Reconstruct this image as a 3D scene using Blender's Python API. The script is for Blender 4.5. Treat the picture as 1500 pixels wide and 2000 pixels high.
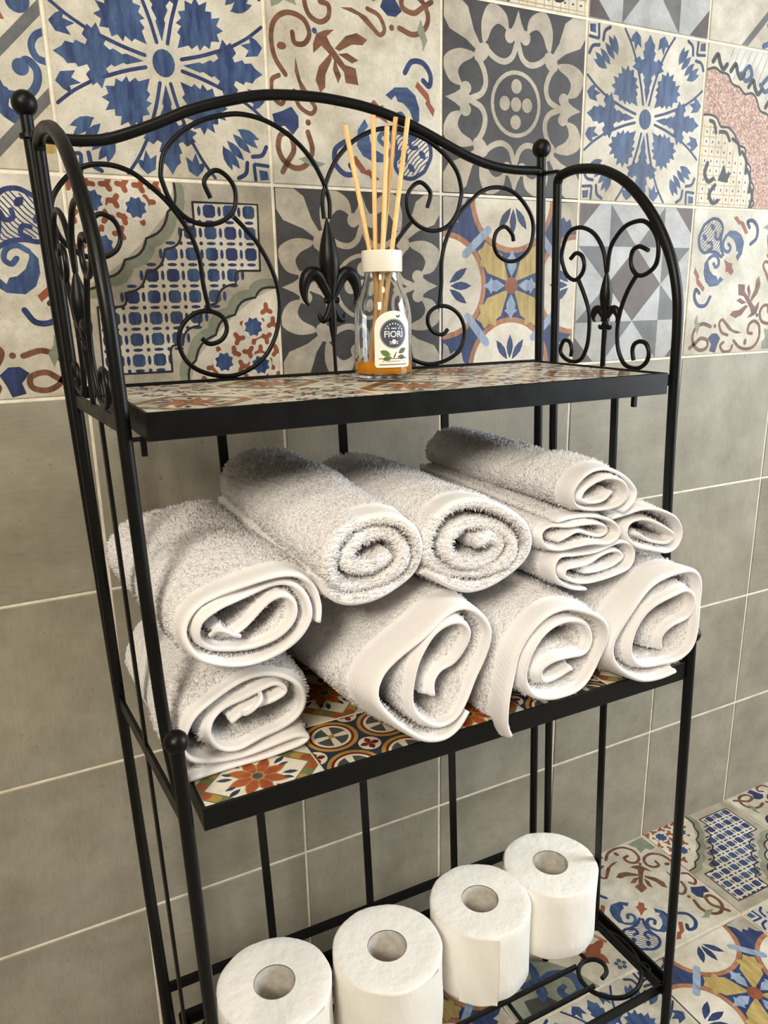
import bpy, math, random
import numpy as np
from mathutils import Vector, Matrix
from mathutils.geometry import tessellate_polygon

for _o in list(bpy.data.objects):
    bpy.data.objects.remove(_o, do_unlink=True)
scene = bpy.context.scene
COL = scene.collection

# ------------------------------------------------------------------ camera
# world: X right along the tiled wall, Y into the wall (wall face at Y = 0), Z up;
# Z = 0 is the joint between grey wainscot tiles and patterned tiles, floor at ZF
ZF = -0.7965
cam_d = bpy.data.cameras.new('camera')
cam = bpy.data.objects.new('camera', cam_d)
COL.objects.link(cam)
RM = ((0.889725, -0.456203, -0.016365), (-0.134682, -0.228077, -0.964283), (0.436176, 0.860151, -0.264368))
cam.matrix_world = Matrix(((RM[0][0], -RM[1][0], -RM[2][0], -0.08674844),
                           (RM[0][1], -RM[1][1], -RM[2][1], -0.80334286),
                           (RM[0][2], -RM[1][2], -RM[2][2], 0.08552134),
                           (0, 0, 0, 1)))
cam_d.sensor_fit = 'VERTICAL'
cam_d.sensor_height = 36.0
cam_d.lens = 36.0 * 1510.603 / 2000.0
cam_d.clip_start = 0.01
scene.camera = cam

# ------------------------------------------------------------------ world, light, exposure
world = bpy.data.worlds.new('daylight')
scene.world = world
world.use_nodes = True
world.node_tree.nodes['Background'].inputs[0].default_value = (0.75, 0.86, 1.0, 1)
world.node_tree.nodes['Background'].inputs[1].default_value = 1.0


def area_light(name, loc, target, size, size_y, power, color):
    d = bpy.data.lights.new(name, 'AREA')
    d.shape = 'RECTANGLE'
    d.size, d.size_y = size, size_y
    d.energy = power
    d.color = color
    o = bpy.data.objects.new(name, d)
    COL.objects.link(o)
    o.location = loc
    v = Vector(target) - Vector(loc)
    o.rotation_euler = v.to_track_quat('-Z', 'Y').to_euler()
    return o


# unseen sources: ceiling lamp in front of the shelf, warm lamp at front left, daylight in the right-hand window
area_light('ceiling_lamp_light', (-0.20, -1.35, 1.50), (0.15, -0.30, -0.3), 0.36, 0.36, 7.5, (1.0, 0.92, 0.80))
area_light('left_lamp_light', (-0.98, -1.60, 0.92), (0.10, -0.30, -0.15), 0.45, 0.45, 25.5, (1.0, 0.92, 0.78))
area_light('window_light', (1.74, -0.95, 0.25), (0.4, -0.3, -0.2), 0.85, 1.0, 24.0, (0.87, 0.945, 1.0))

scene.view_settings.view_transform = 'Standard'
scene.view_settings.look = 'None'
scene.view_settings.gamma = 1.0
scene.view_settings.use_curve_mapping = False
scene.view_settings.exposure = 0.35


# ------------------------------------------------------------------ materials
def lin(c):
    return tuple((x / 255 / 12.92) if x / 255 <= 0.04045 else ((x / 255 + 0.055) / 1.055) ** 2.4 for x in c)


MATS = {}


def base_mat(name):
    m = bpy.data.materials.new(name)
    m.use_nodes = True
    nt = m.node_tree
    return m, nt, nt.nodes['Principled BSDF']


def coords(nt, rnd=True):
    tc = nt.nodes.new('ShaderNodeTexCoord')
    if not rnd:
        return tc.outputs['Object']
    oi = nt.nodes.new('ShaderNodeObjectInfo')
    mul = nt.nodes.new('ShaderNodeMath'); mul.operation = 'MULTIPLY'; mul.inputs[1].default_value = 7.3
    nt.links.new(oi.outputs['Random'], mul.inputs[0])
    add = nt.nodes.new('ShaderNodeVectorMath'); add.operation = 'ADD'
    nt.links.new(tc.outputs['Object'], add.inputs[0])
    nt.links.new(mul.outputs[0], add.inputs[1])
    return add.outputs[0]


def noise(nt, vec, scale, detail=3.0, rough=0.55):
    n = nt.nodes.new('ShaderNodeTexNoise')
    n.inputs['Scale'].default_value = scale
    n.inputs['Detail'].default_value = detail
    n.inputs['Roughness'].default_value = rough
    nt.links.new(vec, n.inputs['Vector'])
    return n.outputs['Fac']


def ramp(nt, fac, stops):
    r = nt.nodes.new('ShaderNodeValToRGB')
    el = r.color_ramp.elements
    el[0].position, el[0].color = stops[0][0], (*stops[0][1], 1)
    el[1].position, el[1].color = stops[-1][0], (*stops[-1][1], 1)
    for p, c in stops[1:-1]:
        e = el.new(p); e.color = (*c, 1)
    nt.links.new(fac, r.inputs[0])
    return r.outputs[0]


def mixc(nt, mode, fac, a, b):
    m = nt.nodes.new('ShaderNodeMix')
    m.data_type = 'RGBA'; m.blend_type = mode
    if hasattr(fac, 'is_linked'):
        nt.links.new(fac, m.inputs[0])
    else:
        m.inputs[0].default_value = fac
    for i, v in ((6, a), (7, b)):
        if hasattr(v, 'is_linked'):
            nt.links.new(v, m.inputs[i])
        else:
            m.inputs[i].default_value = (*v, 1)
    return m.outputs[2]


def bump(nt, bsdf, h, strength, dist):
    b = nt.nodes.new('ShaderNodeBump')
    b.inputs['Strength'].default_value = strength
    b.inputs['Distance'].default_value = dist
    nt.links.new(h, b.inputs['Height'])
    nt.links.new(b.outputs[0], bsdf.inputs['Normal'])


def glaze(name, col, col2=None, rough=0.5, streak=False, speck=0.35):
    """painted, aged cement-look tile: colour mottled by two noises, fine dark specks"""
    m, nt, b = base_mat('glaze_' + name)
    v = coords(nt)
    c1 = lin(col)
    c2 = lin(col2) if col2 else tuple(x * 0.72 for x in c1)
    if streak:
        mp = nt.nodes.new('ShaderNodeMapping')
        mp.inputs['Scale'].default_value = (3.2, 0.7, 1)
        nt.links.new(v, mp.inputs['Vector'])
        f = noise(nt, mp.outputs[0], 42, 3, 0.6)
    else:
        f = noise(nt, v, 26, 5, 0.65)
    c = ramp(nt, f, [(0.34, c2), (0.66, c1)])
    f2 = noise(nt, v, 420, 2, 0.7)
    sp = ramp(nt, f2, [(0.30, (0.45, 0.42, 0.38)), (0.44, (1, 1, 1))])
    c = mixc(nt, 'MULTIPLY', speck, c, sp)
    f3 = noise(nt, v, 9, 4, 0.6)
    st = ramp(nt, f3, [(0.36, (0.72, 0.66, 0.55)), (0.56, (1, 1, 1))])
    c = mixc(nt, 'MULTIPLY', 0.7, c, st)
    nt.links.new(c, b.inputs['Base Color'])
    b.inputs['Roughness'].default_value = rough
    b.inputs['Specular IOR Level'].default_value = 0.35
    bump(nt, b, f2, 0.06, 0.0006)
    MATS[name] = m
    return m


for nm, c1, c2, st in (
        ('base', (208, 202, 187), (172, 165, 148), False), ('blue', (66, 90, 126), (36, 50, 90), True),
        ('navy', (48, 64, 108), (33, 42, 77), True), ('ltblue', (154, 169, 189), (119, 136, 161), True),
        ('brown', (123, 84, 59), (88, 55, 42), True), ('rust', (150, 84, 54), (118, 62, 40), False),
        ('green', (141, 145, 125), (112, 117, 99), False), ('grey', (108, 108, 108), (84, 84, 84), False),
        ('dark', (70, 68, 68), (51, 50, 51), False), ('black', (46, 42, 40), (31, 29, 29), False),
        ('yellow', (189, 167, 103), (156, 132, 77), True), ('orange', (176, 123, 86), (141, 92, 62), True),
        ('white', (216, 209, 194), (189, 180, 163), False), ('lgrey', (180, 180, 180), (154, 154, 154), False),
        ('bone', (185, 176, 161), (150, 142, 128), False), ('umber', (95, 81, 77), (73, 64, 62), False)):
    glaze(nm, c1, c2, streak=st)
# terracotta speckle
m, nt, b = base_mat('glaze_terra')
v = coords(nt)
nt.links.new(ramp(nt, noise(nt, v, 330, 3, 0.8), [(0.40, lin((118, 72, 58))), (0.5, lin((160, 112, 90))), (0.60, lin((190, 172, 148)))]), b.inputs['Base Color'])
b.inputs['Roughness'].default_value = 0.5
MATS['terra'] = m
# glossy shelf-tile glazes
for nm, c1, c2 in (('s_white', (230, 224, 208), (208, 200, 180)), ('s_orange', (176, 92, 46), (140, 62, 30)), ('s_yellow', (186, 152, 78), (152, 118, 54)),
                   ('s_navy', (52, 60, 82), (36, 42, 58)), ('s_red', (122, 44, 32), (92, 30, 24)), ('s_green', (118, 124, 78), (88, 94, 60)),
                   ('s_slate', (84, 88, 86), (62, 66, 66))):
    mm = glaze(nm, c1, c2, rough=0.22, speck=0.2)
    mm.node_tree.nodes['Principled BSDF'].inputs['Specular IOR Level'].default_value = 0.4


def simple(name, col, rough=0.5, metallic=0.0, spec=0.5):
    m, nt, b = base_mat(name)
    b.inputs['Base Color'].default_value = (*lin(col), 1)
    b.inputs['Roughness'].default_value = rough
    b.inputs['Metallic'].default_value = metallic
    b.inputs['Specular IOR Level'].default_value = spec
    MATS[name] = m
    return m, nt, b


# grey wainscot tile
m, nt, b = base_mat('grey_stoneware')
v = coords(nt)
c = ramp(nt, noise(nt, v, 11, 6, 0.62), [(0.30, lin((131, 124, 108))), (0.70, lin((160, 154, 138)))])
mp = nt.nodes.new('ShaderNodeMapping'); mp.inputs['Scale'].default_value = (1, 5, 1)
nt.links.new(v, mp.inputs['Vector'])
c = mixc(nt, 'MULTIPLY', 0.35, c, ramp(nt, noise(nt, mp.outputs[0], 60, 3, 0.7), [(0.3, (0.72, 0.70, 0.66)), (0.6, (1, 1, 1))]))
sc_ = ramp(nt, noise(nt, v, 150, 3, 0.75), [(0.28, (0.45, 0.42, 0.38)), (0.36, (1, 1, 1))])
c = mixc(nt, 'MULTIPLY', 0.5, c, sc_)
nt.links.new(c, b.inputs['Base Color'])
b.inputs['Roughness'].default_value = 0.5
b.inputs['Specular IOR Level'].default_value = 0.35
bump(nt, b, noise(nt, v, 260, 3, 0.6), 0.08, 0.0006)
MATS['stone'] = m

# grout
for nm, c1, c2 in (('grout', (236, 227, 208), (202, 190, 166)), ('grout_floor', (206, 194, 170), (166, 150, 124))):
    m, nt, b = base_mat(nm)
    v = coords(nt, False)
    nt.links.new(ramp(nt, noise(nt, v, 30, 5, 0.7), [(0.3, lin(c2)), (0.6, lin(c1))]), b.inputs['Base Color'])
    b.inputs['Roughness'].default_value = 0.9
    bump(nt, b, noise(nt, v, 700, 2), 0.3, 0.0006)
    MATS[nm] = m

# black powder-coated steel
m, nt, b = base_mat('black_steel')
v = coords(nt, False)
b.inputs['Base Color'].default_value = (*lin((9, 9, 8.5)), 1)
nt.links.new(ramp(nt, noise(nt, v, 60, 3), [(0.3, (0.34,) * 3), (0.7, (0.46,) * 3)]), b.inputs['Roughness'])
b.inputs['Specular IOR Level'].default_value = 0.24
bump(nt, b, noise(nt, v, 900, 2), 0.08, 0.0004)
MATS['steel'] = m

# terry and woven hem
m, nt, b = base_mat('terry_cotton')
v = coords(nt)
nv = nt.nodes.new('ShaderNodeTexVoronoi'); nv.inputs['Scale'].default_value = 430
nt.links.new(v, nv.inputs['Vector'])
n1 = noise(nt, v, 620, 3, 0.7)
nt.links.new(ramp(nt, n1, [(0.25, lin((236, 232, 226))), (0.6, lin((250, 247, 246)))]), b.inputs['Base Color'])
b.inputs['Roughness'].default_value = 1.0
b.inputs['Specular IOR Level'].default_value = 0.1
b.inputs['Sheen Weight'].default_value = 0.35
b.inputs['Sheen Roughness'].default_value = 0.6
ad = nt.nodes.new('ShaderNodeMath'); ad.operation = 'SUBTRACT'
nt.links.new(n1, ad.inputs[0]); nt.links.new(nv.outputs['Distance'], ad.inputs[1])
bump(nt, b, ad.outputs[0], 0.9, 0.0016)
MATS['terry'] = m
m, nt, b = base_mat('terry_pile')
b.inputs['Base Color'].default_value = (*lin((250, 247, 246)), 1)
b.inputs['Roughness'].default_value = 1.0
b.inputs['Specular IOR Level'].default_value = 0.05
tr = nt.nodes.new('ShaderNodeBsdfTranslucent'); tr.inputs[0].default_value = (*lin((250, 247, 246)), 1)
mx = nt.nodes.new('ShaderNodeMixShader'); mx.inputs[0].default_value = 0.42
nt.links.new(b.outputs[0], mx.inputs[1]); nt.links.new(tr.outputs[0], mx.inputs[2])
nt.links.new(mx.outputs[0], nt.nodes['Material Output'].inputs[0])
MATS['pile'] = m
m, nt, b = base_mat('woven_hem')
v = coords(nt)
w1 = nt.nodes.new('ShaderNodeTexWave'); w1.bands_direction = 'X'; w1.inputs['Scale'].default_value = 260; w1.inputs['Distortion'].default_value = 1.0
nt.links.new(v, w1.inputs['Vector'])
n1 = noise(nt, v, 900, 2, 0.6)
ad = nt.nodes.new('ShaderNodeMath'); ad.operation = 'ADD'
nt.links.new(w1.outputs['Fac'], ad.inputs[0]); nt.links.new(n1, ad.inputs[1])
b.inputs['Base Color'].default_value = (*lin((232, 228, 225)), 1)
b.inputs['Roughness'].default_value = 0.85
b.inputs['Specular IOR Level'].default_value = 0.15
b.inputs['Sheen Weight'].default_value = 0.2
bump(nt, b, ad.outputs[0], 0.25, 0.0004)
MATS['hem'] = m

# paper, core
m, nt, b = base_mat('tissue_paper')
v = coords(nt)
mp = nt.nodes.new('ShaderNodeMapping'); mp.inputs['Scale'].default_value = (1, 1, 0.35)
nt.links.new(v, mp.inputs['Vector'])
n1 = noise(nt, mp.outputs[0], 55, 5, 0.6)
b.inputs['Base Color'].default_value = (*lin((245, 241, 233)), 1)
b.inputs['Roughness'].default_value = 0.95
b.inputs['Specular IOR Level'].default_value = 0.1
bump(nt, b, n1, 0.6, 0.0035)
MATS['paper'] = m
m, nt, b = base_mat('grey_cardboard')
v = coords(nt)
nt.links.new(ramp(nt, noise(nt, v, 120, 3), [(0.3, lin((168, 160, 148))), (0.7, lin((194, 188, 178)))]), b.inputs['Base Color'])
b.inputs['Roughness'].default_value = 0.9
MATS['card'] = m

# diffuser
m, nt, b = base_mat('clear_glass')
b.inputs['Base Color'].default_value = (0.97, 0.98, 0.97, 1)
b.inputs['Roughness'].default_value = 0.0
b.inputs['IOR'].default_value = 1.45
b.inputs['Transmission Weight'].default_value = 1.0
MATS['glass'] = m
m, nt, b = base_mat('amber_liquid')
b.inputs['Base Color'].default_value = (*lin((255, 168, 22)), 1)
b.inputs['Roughness'].default_value = 0.05
b.inputs['IOR'].default_value = 1.36
b.inputs['Transmission Weight'].default_value = 0.2
b.inputs['Specular IOR Level'].default_value = 0.2
MATS['liquid'] = m
m, nt, b = base_mat('rattan')
v = coords(nt)
mp = nt.nodes.new('ShaderNodeMapping'); mp.inputs['Scale'].default_value = (1, 1, 0.05)
nt.links.new(v, mp.inputs['Vector'])
nt.links.new(ramp(nt, noise(nt, mp.outputs[0], 900, 2), [(0.3, lin((222, 166, 100))), (0.65, lin((248, 208, 148)))]), b.inputs['Base Color'])
b.inputs['Roughness'].default_value = 0.6
MATS['reed'] = m
simple('cap_plastic', (240, 234, 220), 0.35)
simple('label_paper', (242, 238, 226), 0.5)
simple('label_slate', (66, 72, 84), 0.5)
simple('label_ring', (150, 154, 154), 0.5)
simple('label_white', (226, 228, 230), 0.5)
simple('leaf_green', (92, 124, 62), 0.6)
simple('leaf_olive', (92, 92, 68), 0.6)
simple('print_brown', (124, 108, 98), 0.6)
simple('print_pink', (196, 160, 146), 0.6)
m, nt, b = simple('plaster', (150, 143, 130), 0.9)
bump(nt, b, noise(nt, coords(nt, False), 60, 4), 0.1, 0.002)


# ------------------------------------------------------------------ mesh helpers
def link(name, me, parent=None, loc=None, rot=None):
    o = bpy.data.objects.new(name, me)
    COL.objects.link(o)
    if parent is not None:
        o.parent = parent
    if loc is not None:
        o.location = loc
    if rot is not None:
        o.rotation_euler = rot
    return o


def mesh(name, verts, faces, mats, midx=None, smooth=False):
    me = bpy.data.meshes.new(name)
    me.from_pydata([tuple(map(float, v)) for v in verts], [], faces)
    for mm in (mats if isinstance(mats, (list, tuple)) else [mats]):
        me.materials.append(MATS[mm])
    if midx is not None:
        me.polygons.foreach_set('material_index', midx)
    if smooth:
        me.polygons.foreach_set('use_smooth', [True] * len(me.polygons))
    me.update()
    return me


def empty(name, loc, label=None, cat=None, group=None):
    o = bpy.data.objects.new(name, None)
    COL.objects.link(o)
    o.location = loc
    o.empty_display_size = 0.03
    tag(o, label, cat, group)
    return o


def tag(o, label=None, cat=None, group=None, kind=None):
    for k, v_ in (('label', label), ('category', cat), ('group', group), ('kind', kind)):
        if v_:
            o[k] = v_
    return o


class MB:
    """collects simple solids into one mesh"""

    def __init__(self):
        self.v, self.f, self.sm = [], [], []

    def add(self, vs, fs):
        n = len(self.v)
        self.v += [tuple(x) for x in vs]
        self.f += [tuple(i + n for i in f) for f in fs]

    def box(self, a, b_, bev=0.0):
        x0, y0, z0 = a
        x1, y1, z1 = b_
        if bev <= 0:
            self.add([(x0, y0, z0), (x1, y0, z0), (x1, y1, z0), (x0, y1, z0), (x0, y0, z1), (x1, y0, z1), (x1, y1, z1), (x0, y1, z1)],
                     [(0, 3, 2, 1), (4, 5, 6, 7), (0, 1, 5, 4), (1, 2, 6, 5), (2, 3, 7, 6), (3, 0, 4, 7)])
            return self
        e = bev
        L = []
        for z, i in ((z0, e), (z0 + e, 0), (z1 - e, 0), (z1, e)):
            L += [(x0 + i, y0 + i, z), (x1 - i, y0 + i, z), (x1 - i, y1 - i, z), (x0 + i, y1 - i, z)]
        F = [(0, 3, 2, 1), (12, 13, 14, 15)]
        for k in range(3):
            for j in range(4):
                F.append((k * 4 + j, k * 4 + (j + 1) % 4, k * 4 + 4 + (j + 1) % 4, k * 4 + 4 + j))
        self.add(L, F)
        return self

    def tube(self, pts, r, n=12, closed=False, flat=None, up=None):
        """sweep; r scalar or list; flat=(half_width, half_thick) gives a rectangular bar with 'up' as width axis"""
        P = [Vector(p) for p in pts]
        k = len(P)
        T = []
        for i in range(k):
            if closed:
                t = P[(i + 1) % k] - P[i - 1]
            else:
                t = P[min(i + 1, k - 1)] - P[max(i - 1, 0)]
            T.append(t.normalized())
        if up is None:
            up = Vector((0, 0, 1)) if abs(T[0].z) < 0.9 else Vector((1, 0, 0))
        N = (Vector(up) - T[0] * Vector(up).dot(T[0])).normalized()
        vs = []
        for i in range(k):
            if i:
                N = (N - T[i] * N.dot(T[i])).normalized()
            B = T[i].cross(N)
            rr = r[i] if isinstance(r, (list, tuple)) else r
            if flat:
                for a_, b2 in ((1, 1), (-1, 1), (-1, -1), (1, -1)):
                    vs.append(P[i] + N * (a_ * flat[0]) + B * (b2 * flat[1]))
            else:
                for j in range(n):
                    a_ = 2 * math.pi * j / n
                    vs.append(P[i] + N * (math.cos(a_) * rr) + B * (math.sin(a_) * rr))
        m_ = 4 if flat else n
        fs = []
        for i in range(k if closed else k - 1):
            i2 = (i + 1) % k
            for j in range(m_):
                fs.append((i * m_ + j, i * m_ + (j + 1) % m_, i2 * m_ + (j + 1) % m_, i2 * m_ + j))
        if not closed:
            fs.append(tuple(range(m_ - 1, -1, -1)))
            fs.append(tuple((k - 1) * m_ + j for j in range(m_)))
        self.add(vs, fs)
        return self

    def lathe(self, prof, n=32, center=(0, 0, 0), axis=None):
        """prof: (r, z) from bottom to top; closes at r==0 ends"""
        vs, rows = [], []
        for r, z in prof:
            if r <= 1e-7:
                rows.append([len(vs)]); vs.append(Vector((0, 0, z)))
            else:
                rows.append([len(vs) + j for j in range(n)])
                vs += [Vector((r * math.cos(2 * math.pi * j / n), r * math.sin(2 * math.pi * j / n), z)) for j in range(n)]
        fs = []
        for a_, b2 in zip(rows[:-1], rows[1:]):
            for j in range(n):
                j2 = (j + 1) % n
                if len(a_) == 1 and len(b2) == 1:
                    continue
                if len(a_) == 1:
                    fs.append((a_[0], b2[j2], b2[j]))
                elif len(b2) == 1:
                    fs.append((a_[j], a_[j2], b2[0]))
                else:
                    fs.append((a_[j], a_[j2], b2[j2], b2[j]))
        if axis is not None:
            q = Vector((0, 0, 1)).rotation_difference(Vector(axis))
            vs = [q @ x for x in vs]
        c_ = Vector(center)
        self.add([x + c_ for x in vs], fs)
        return self

    def build(self, name, mat, parent=None, smooth=True, sharp=None):
        me = mesh(name, self.v, self.f, mat, smooth=smooth)
        if smooth and sharp:
            me.set_sharp_from_angle(angle=sharp)
        return link(name, me, parent)


def catmull(pts, step=None, n=6, closed=False):
    P = [np.array(p, float) for p in pts]
    out = []
    k = len(P)
    for i in range(k if closed else k - 1):
        if closed:
            p0, p1, p2, p3 = P[i - 1], P[i], P[(i + 1) % k], P[(i + 2) % k]
        else:
            p1, p2 = P[i], P[i + 1]
            p0 = P[i - 1] if i else 2 * p1 - p2
            p3 = P[i + 2] if i + 2 < k else 2 * p2 - p1
        m_ = n if step is None else max(1, int(round(np.linalg.norm(p2 - p1) / step)))
        for j in range(m_):
            t = j / m_
            out.append(0.5 * ((2 * p1) + (-p0 + p2) * t + (2 * p0 - 5 * p1 + 4 * p2 - p3) * t * t + (-p0 + 3 * p1 - 3 * p2 + p3) * t ** 3))
    if not closed:
        out.append(P[-1])
    return out


# ------------------------------------------------------------------ painted tile designs
def rotm(deg):
    a_ = math.radians(deg)
    return (math.cos(a_), -math.sin(a_), math.sin(a_), math.cos(a_))


def mmul(a_, b_):
    return (a_[0] * b_[0] + a_[1] * b_[2], a_[0] * b_[1] + a_[1] * b_[3], a_[2] * b_[0] + a_[3] * b_[2], a_[2] * b_[1] + a_[3] * b_[3])


ID = (1, 0, 0, 1)
MX = (-1, 0, 0, 1)
ROT4 = [rotm(90 * k) for k in range(4)]
ROT8 = [rotm(45 * k) for k in range(8)]
DIA4 = [rotm(45 + 90 * k) for k in range(4)]
MIR = [ID, MX]
D4 = [mmul(r, s) for r in ROT4 for s in MIR]
DIAM = [mmul(r, s) for r in DIA4 for s in MIR]


class Draw:
    def __init__(self):
        self.items = []
        self.rank = 0
        self.xf = [ID]

    def _emit(self, polys, col, lay):
        for m_ in self.xf:
            self.rank += 1
            for p in polys:
                self.items.append(([(m_[0] * x + m_[1] * y, m_[2] * x + m_[3] * y) for x, y in p], col, lay * 10000 + self.rank))

    def poly(self, pts, col, lay=1, smooth=False, k=1.0):
        pts = [(x * k, y * k) for x, y in pts]
        if smooth:
            pts = [tuple(p) for p in catmull(pts, n=4, closed=True)]
        tri = tessellate_polygon([[Vector((x, y, 0)) for x, y in pts]])
        self._emit([[pts[i] for i in t] for t in tri], col, lay)

    def half(self, pts, col, lay=1, smooth=False):
        """outline given for its right half, mirrored on the y axis"""
        self.poly(pts + [(-x, y) for x, y in reversed(pts) if abs(x) > 1e-6], col, lay, smooth)

    def stroke(self, pts, w, col, lay=1, smooth=True, closed=False, taper=0.0, k=1.0, n=5):
        pts = [(x * k, y * k) for x, y in pts]
        P = catmull(pts, n=n, closed=closed) if smooth else [np.array(p, float) for p in pts]
        m_ = len(P)
        L = []
        for i in range(m_):
            a_ = P[i - 1] if (closed or i) else P[0]
            b_ = P[(i + 1) % m_] if (closed or i < m_ - 1) else P[-1]
            t = b_ - a_
            t = t / (np.linalg.norm(t) + 1e-9)
            ww = w * 0.5
            if taper:
                u = i / max(1, m_ - 1)
                ww *= 1 - taper * (abs(2 * u - 1) ** 2)
            L.append((P[i] + np.array([-t[1], t[0]]) * ww, P[i] - np.array([-t[1], t[0]]) * ww))
        q = []
        for i in range(m_ if closed else m_ - 1):
            j = (i + 1) % m_
            q.append([tuple(L[i][0]), tuple(L[i][1]), tuple(L[j][1]), tuple(L[j][0])])
        self._emit(q, col, lay)
        if not closed and not taper:
            for p in (P[0], P[-1]):
                self._emit([[(p[0] + w / 2 * math.cos(a_ * 0.7854), p[1] + w / 2 * math.sin(a_ * 0.7854)) for a_ in range(8)]], col, lay)

    def disc(self, x, y, rx, ry, col, lay=1, rot=0, n=16):
        c_, s_ = math.cos(math.radians(rot)), math.sin(math.radians(rot))
        self._emit([[(x + rx * math.cos(t) * c_ - ry * math.sin(t) * s_, y + rx * math.cos(t) * s_ + ry * math.sin(t) * c_)
                     for t in [2 * math.pi * i / n for i in range(n)]]], col, lay)

    def ring(self, x, y, r, w, col, lay=1, n=28):
        self.stroke([(x + r * math.cos(2 * math.pi * i / n), y + r * math.sin(2 * math.pi * i / n)) for i in range(n)], w, col, lay, smooth=False, closed=True)

    def leaf(self, x, y, ang, ln, wd, col, lay=1):
        c_, s_ = math.cos(math.radians(ang)), math.sin(math.radians(ang))
        pr = [(0, 0), (0.25, 0.34), (0.5, 0.5), (0.75, 0.36), (1, 0), (0.75, -0.36), (0.5, -0.5), (0.25, -0.34)]
        self._emit([[(x + (u * ln) * c_ - (v_ * wd) * s_, y + (u * ln) * s_ + (v_ * wd) * c_) for u, v_ in pr]], col, lay)


def d_star():
    d = Draw()
    d.disc(0, 0, .105, .12, 'blue', 1)
    d.xf = ROT4
    d.half([(0, .18), (.045, .34), (.035, .37), (.075, .45), (.06, .48), (.1, .53), (.16, .49), (.17, .54), (.27, .58), (.22, .62), (.25, .66), (.16, .71), (.12, .67), (.08, .69), (.11, .77), (.08, .79), (.09, .86), (.05, .89), (0, .97)], 'blue', 1)
    d.xf = DIA4
    d.half([(0, .2), (.05, .3), (.09, .3), (.1, .37), (.15, .35), (.145, .42), (.2, .44), (.165, .5), (.22, .56), (.16, .59), (.18, .66), (.11, .64), (.085, .72), (.04, .65), (0, .69)], 'blue', 1)
    d.xf = [rotm(a_) for a_ in (0, 90, 180, 270)] + [mmul(rotm(a_), MX) for a_ in (0, 90, 180, 270)]
    d.stroke([(.05, .17), (.1, .36), (.17, .56)], .034, 'navy', 1)
    d.stroke([(.21, .66), (.3, .82), (.38, .93), (.42, .98)], .03, 'navy', 1)
    d.poly([(.16, .93), (.14, .8), (.2, .84), (.24, .76), (.27, .86), (.34, .84), (.3, .92), (.24, .98)], 'blue', 1)
    # tulips in the corners
    for (x, y, a_) in ((.60, .90, 250), (.68, .88, 232), (.73, .80, 226)):
        d.leaf(x, y, a_, .24, .085, 'blue', 1)
    d.stroke([(.66, .97), (.74, .92), (.76, .82)], .04, 'navy', 1)
    d.stroke([(.84, .98), (.83, .84)], .035, 'navy', 1)
    d.xf = ROT4
    d.poly([(.88, .88), (.98, .89), (.97, .98), (.89, .97)], 'blue', 1)
    return 'base', d


def d_gothic():
    d = Draw()
    d.ring(0, 0, .335, .045, 'bone', 1)
    for x, y in ((0, 0), (.16, 0), (-.16, 0), (0, .19), (0, -.19)):
        d.disc(x, y, .075, .078, 'bone', 1)
    d.xf = D4
    d.stroke([(.015, .62), (.07, .49), (.18, .43), (.32, .46), (.45, .55)], .065, 'bone', 1)
    # hook petals of the corner lilies
    d.poly([(.48, .6), (.5, .8), (.42, .97), (.3, .99), (.16, .9), (.13, .74), (.2, .78), (.28, .8), (.36, .74), (.42, .62)], 'bone', 1, smooth=True)
    d.xf = ROT4
    d.disc(.49, .49, .12, .085, 'bone', 2, -45)
    d.poly([(.5, .55), (.6, .7), (.68, .92), (.8, 1.0), (1.0, 1.0), (1.0, .8), (.92, .68), (.7, .6), (.55, .5)], 'bone', 1)
    d.half([(0, .97), (.05, .84), (.1, .76), (.07, .7), (.03, .62), (0, .6)], 'bone', 1)
    d.xf = D4
    d.disc(.11, .7, .07, .075, 'bone', 1)
    return 'dark', d


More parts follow.
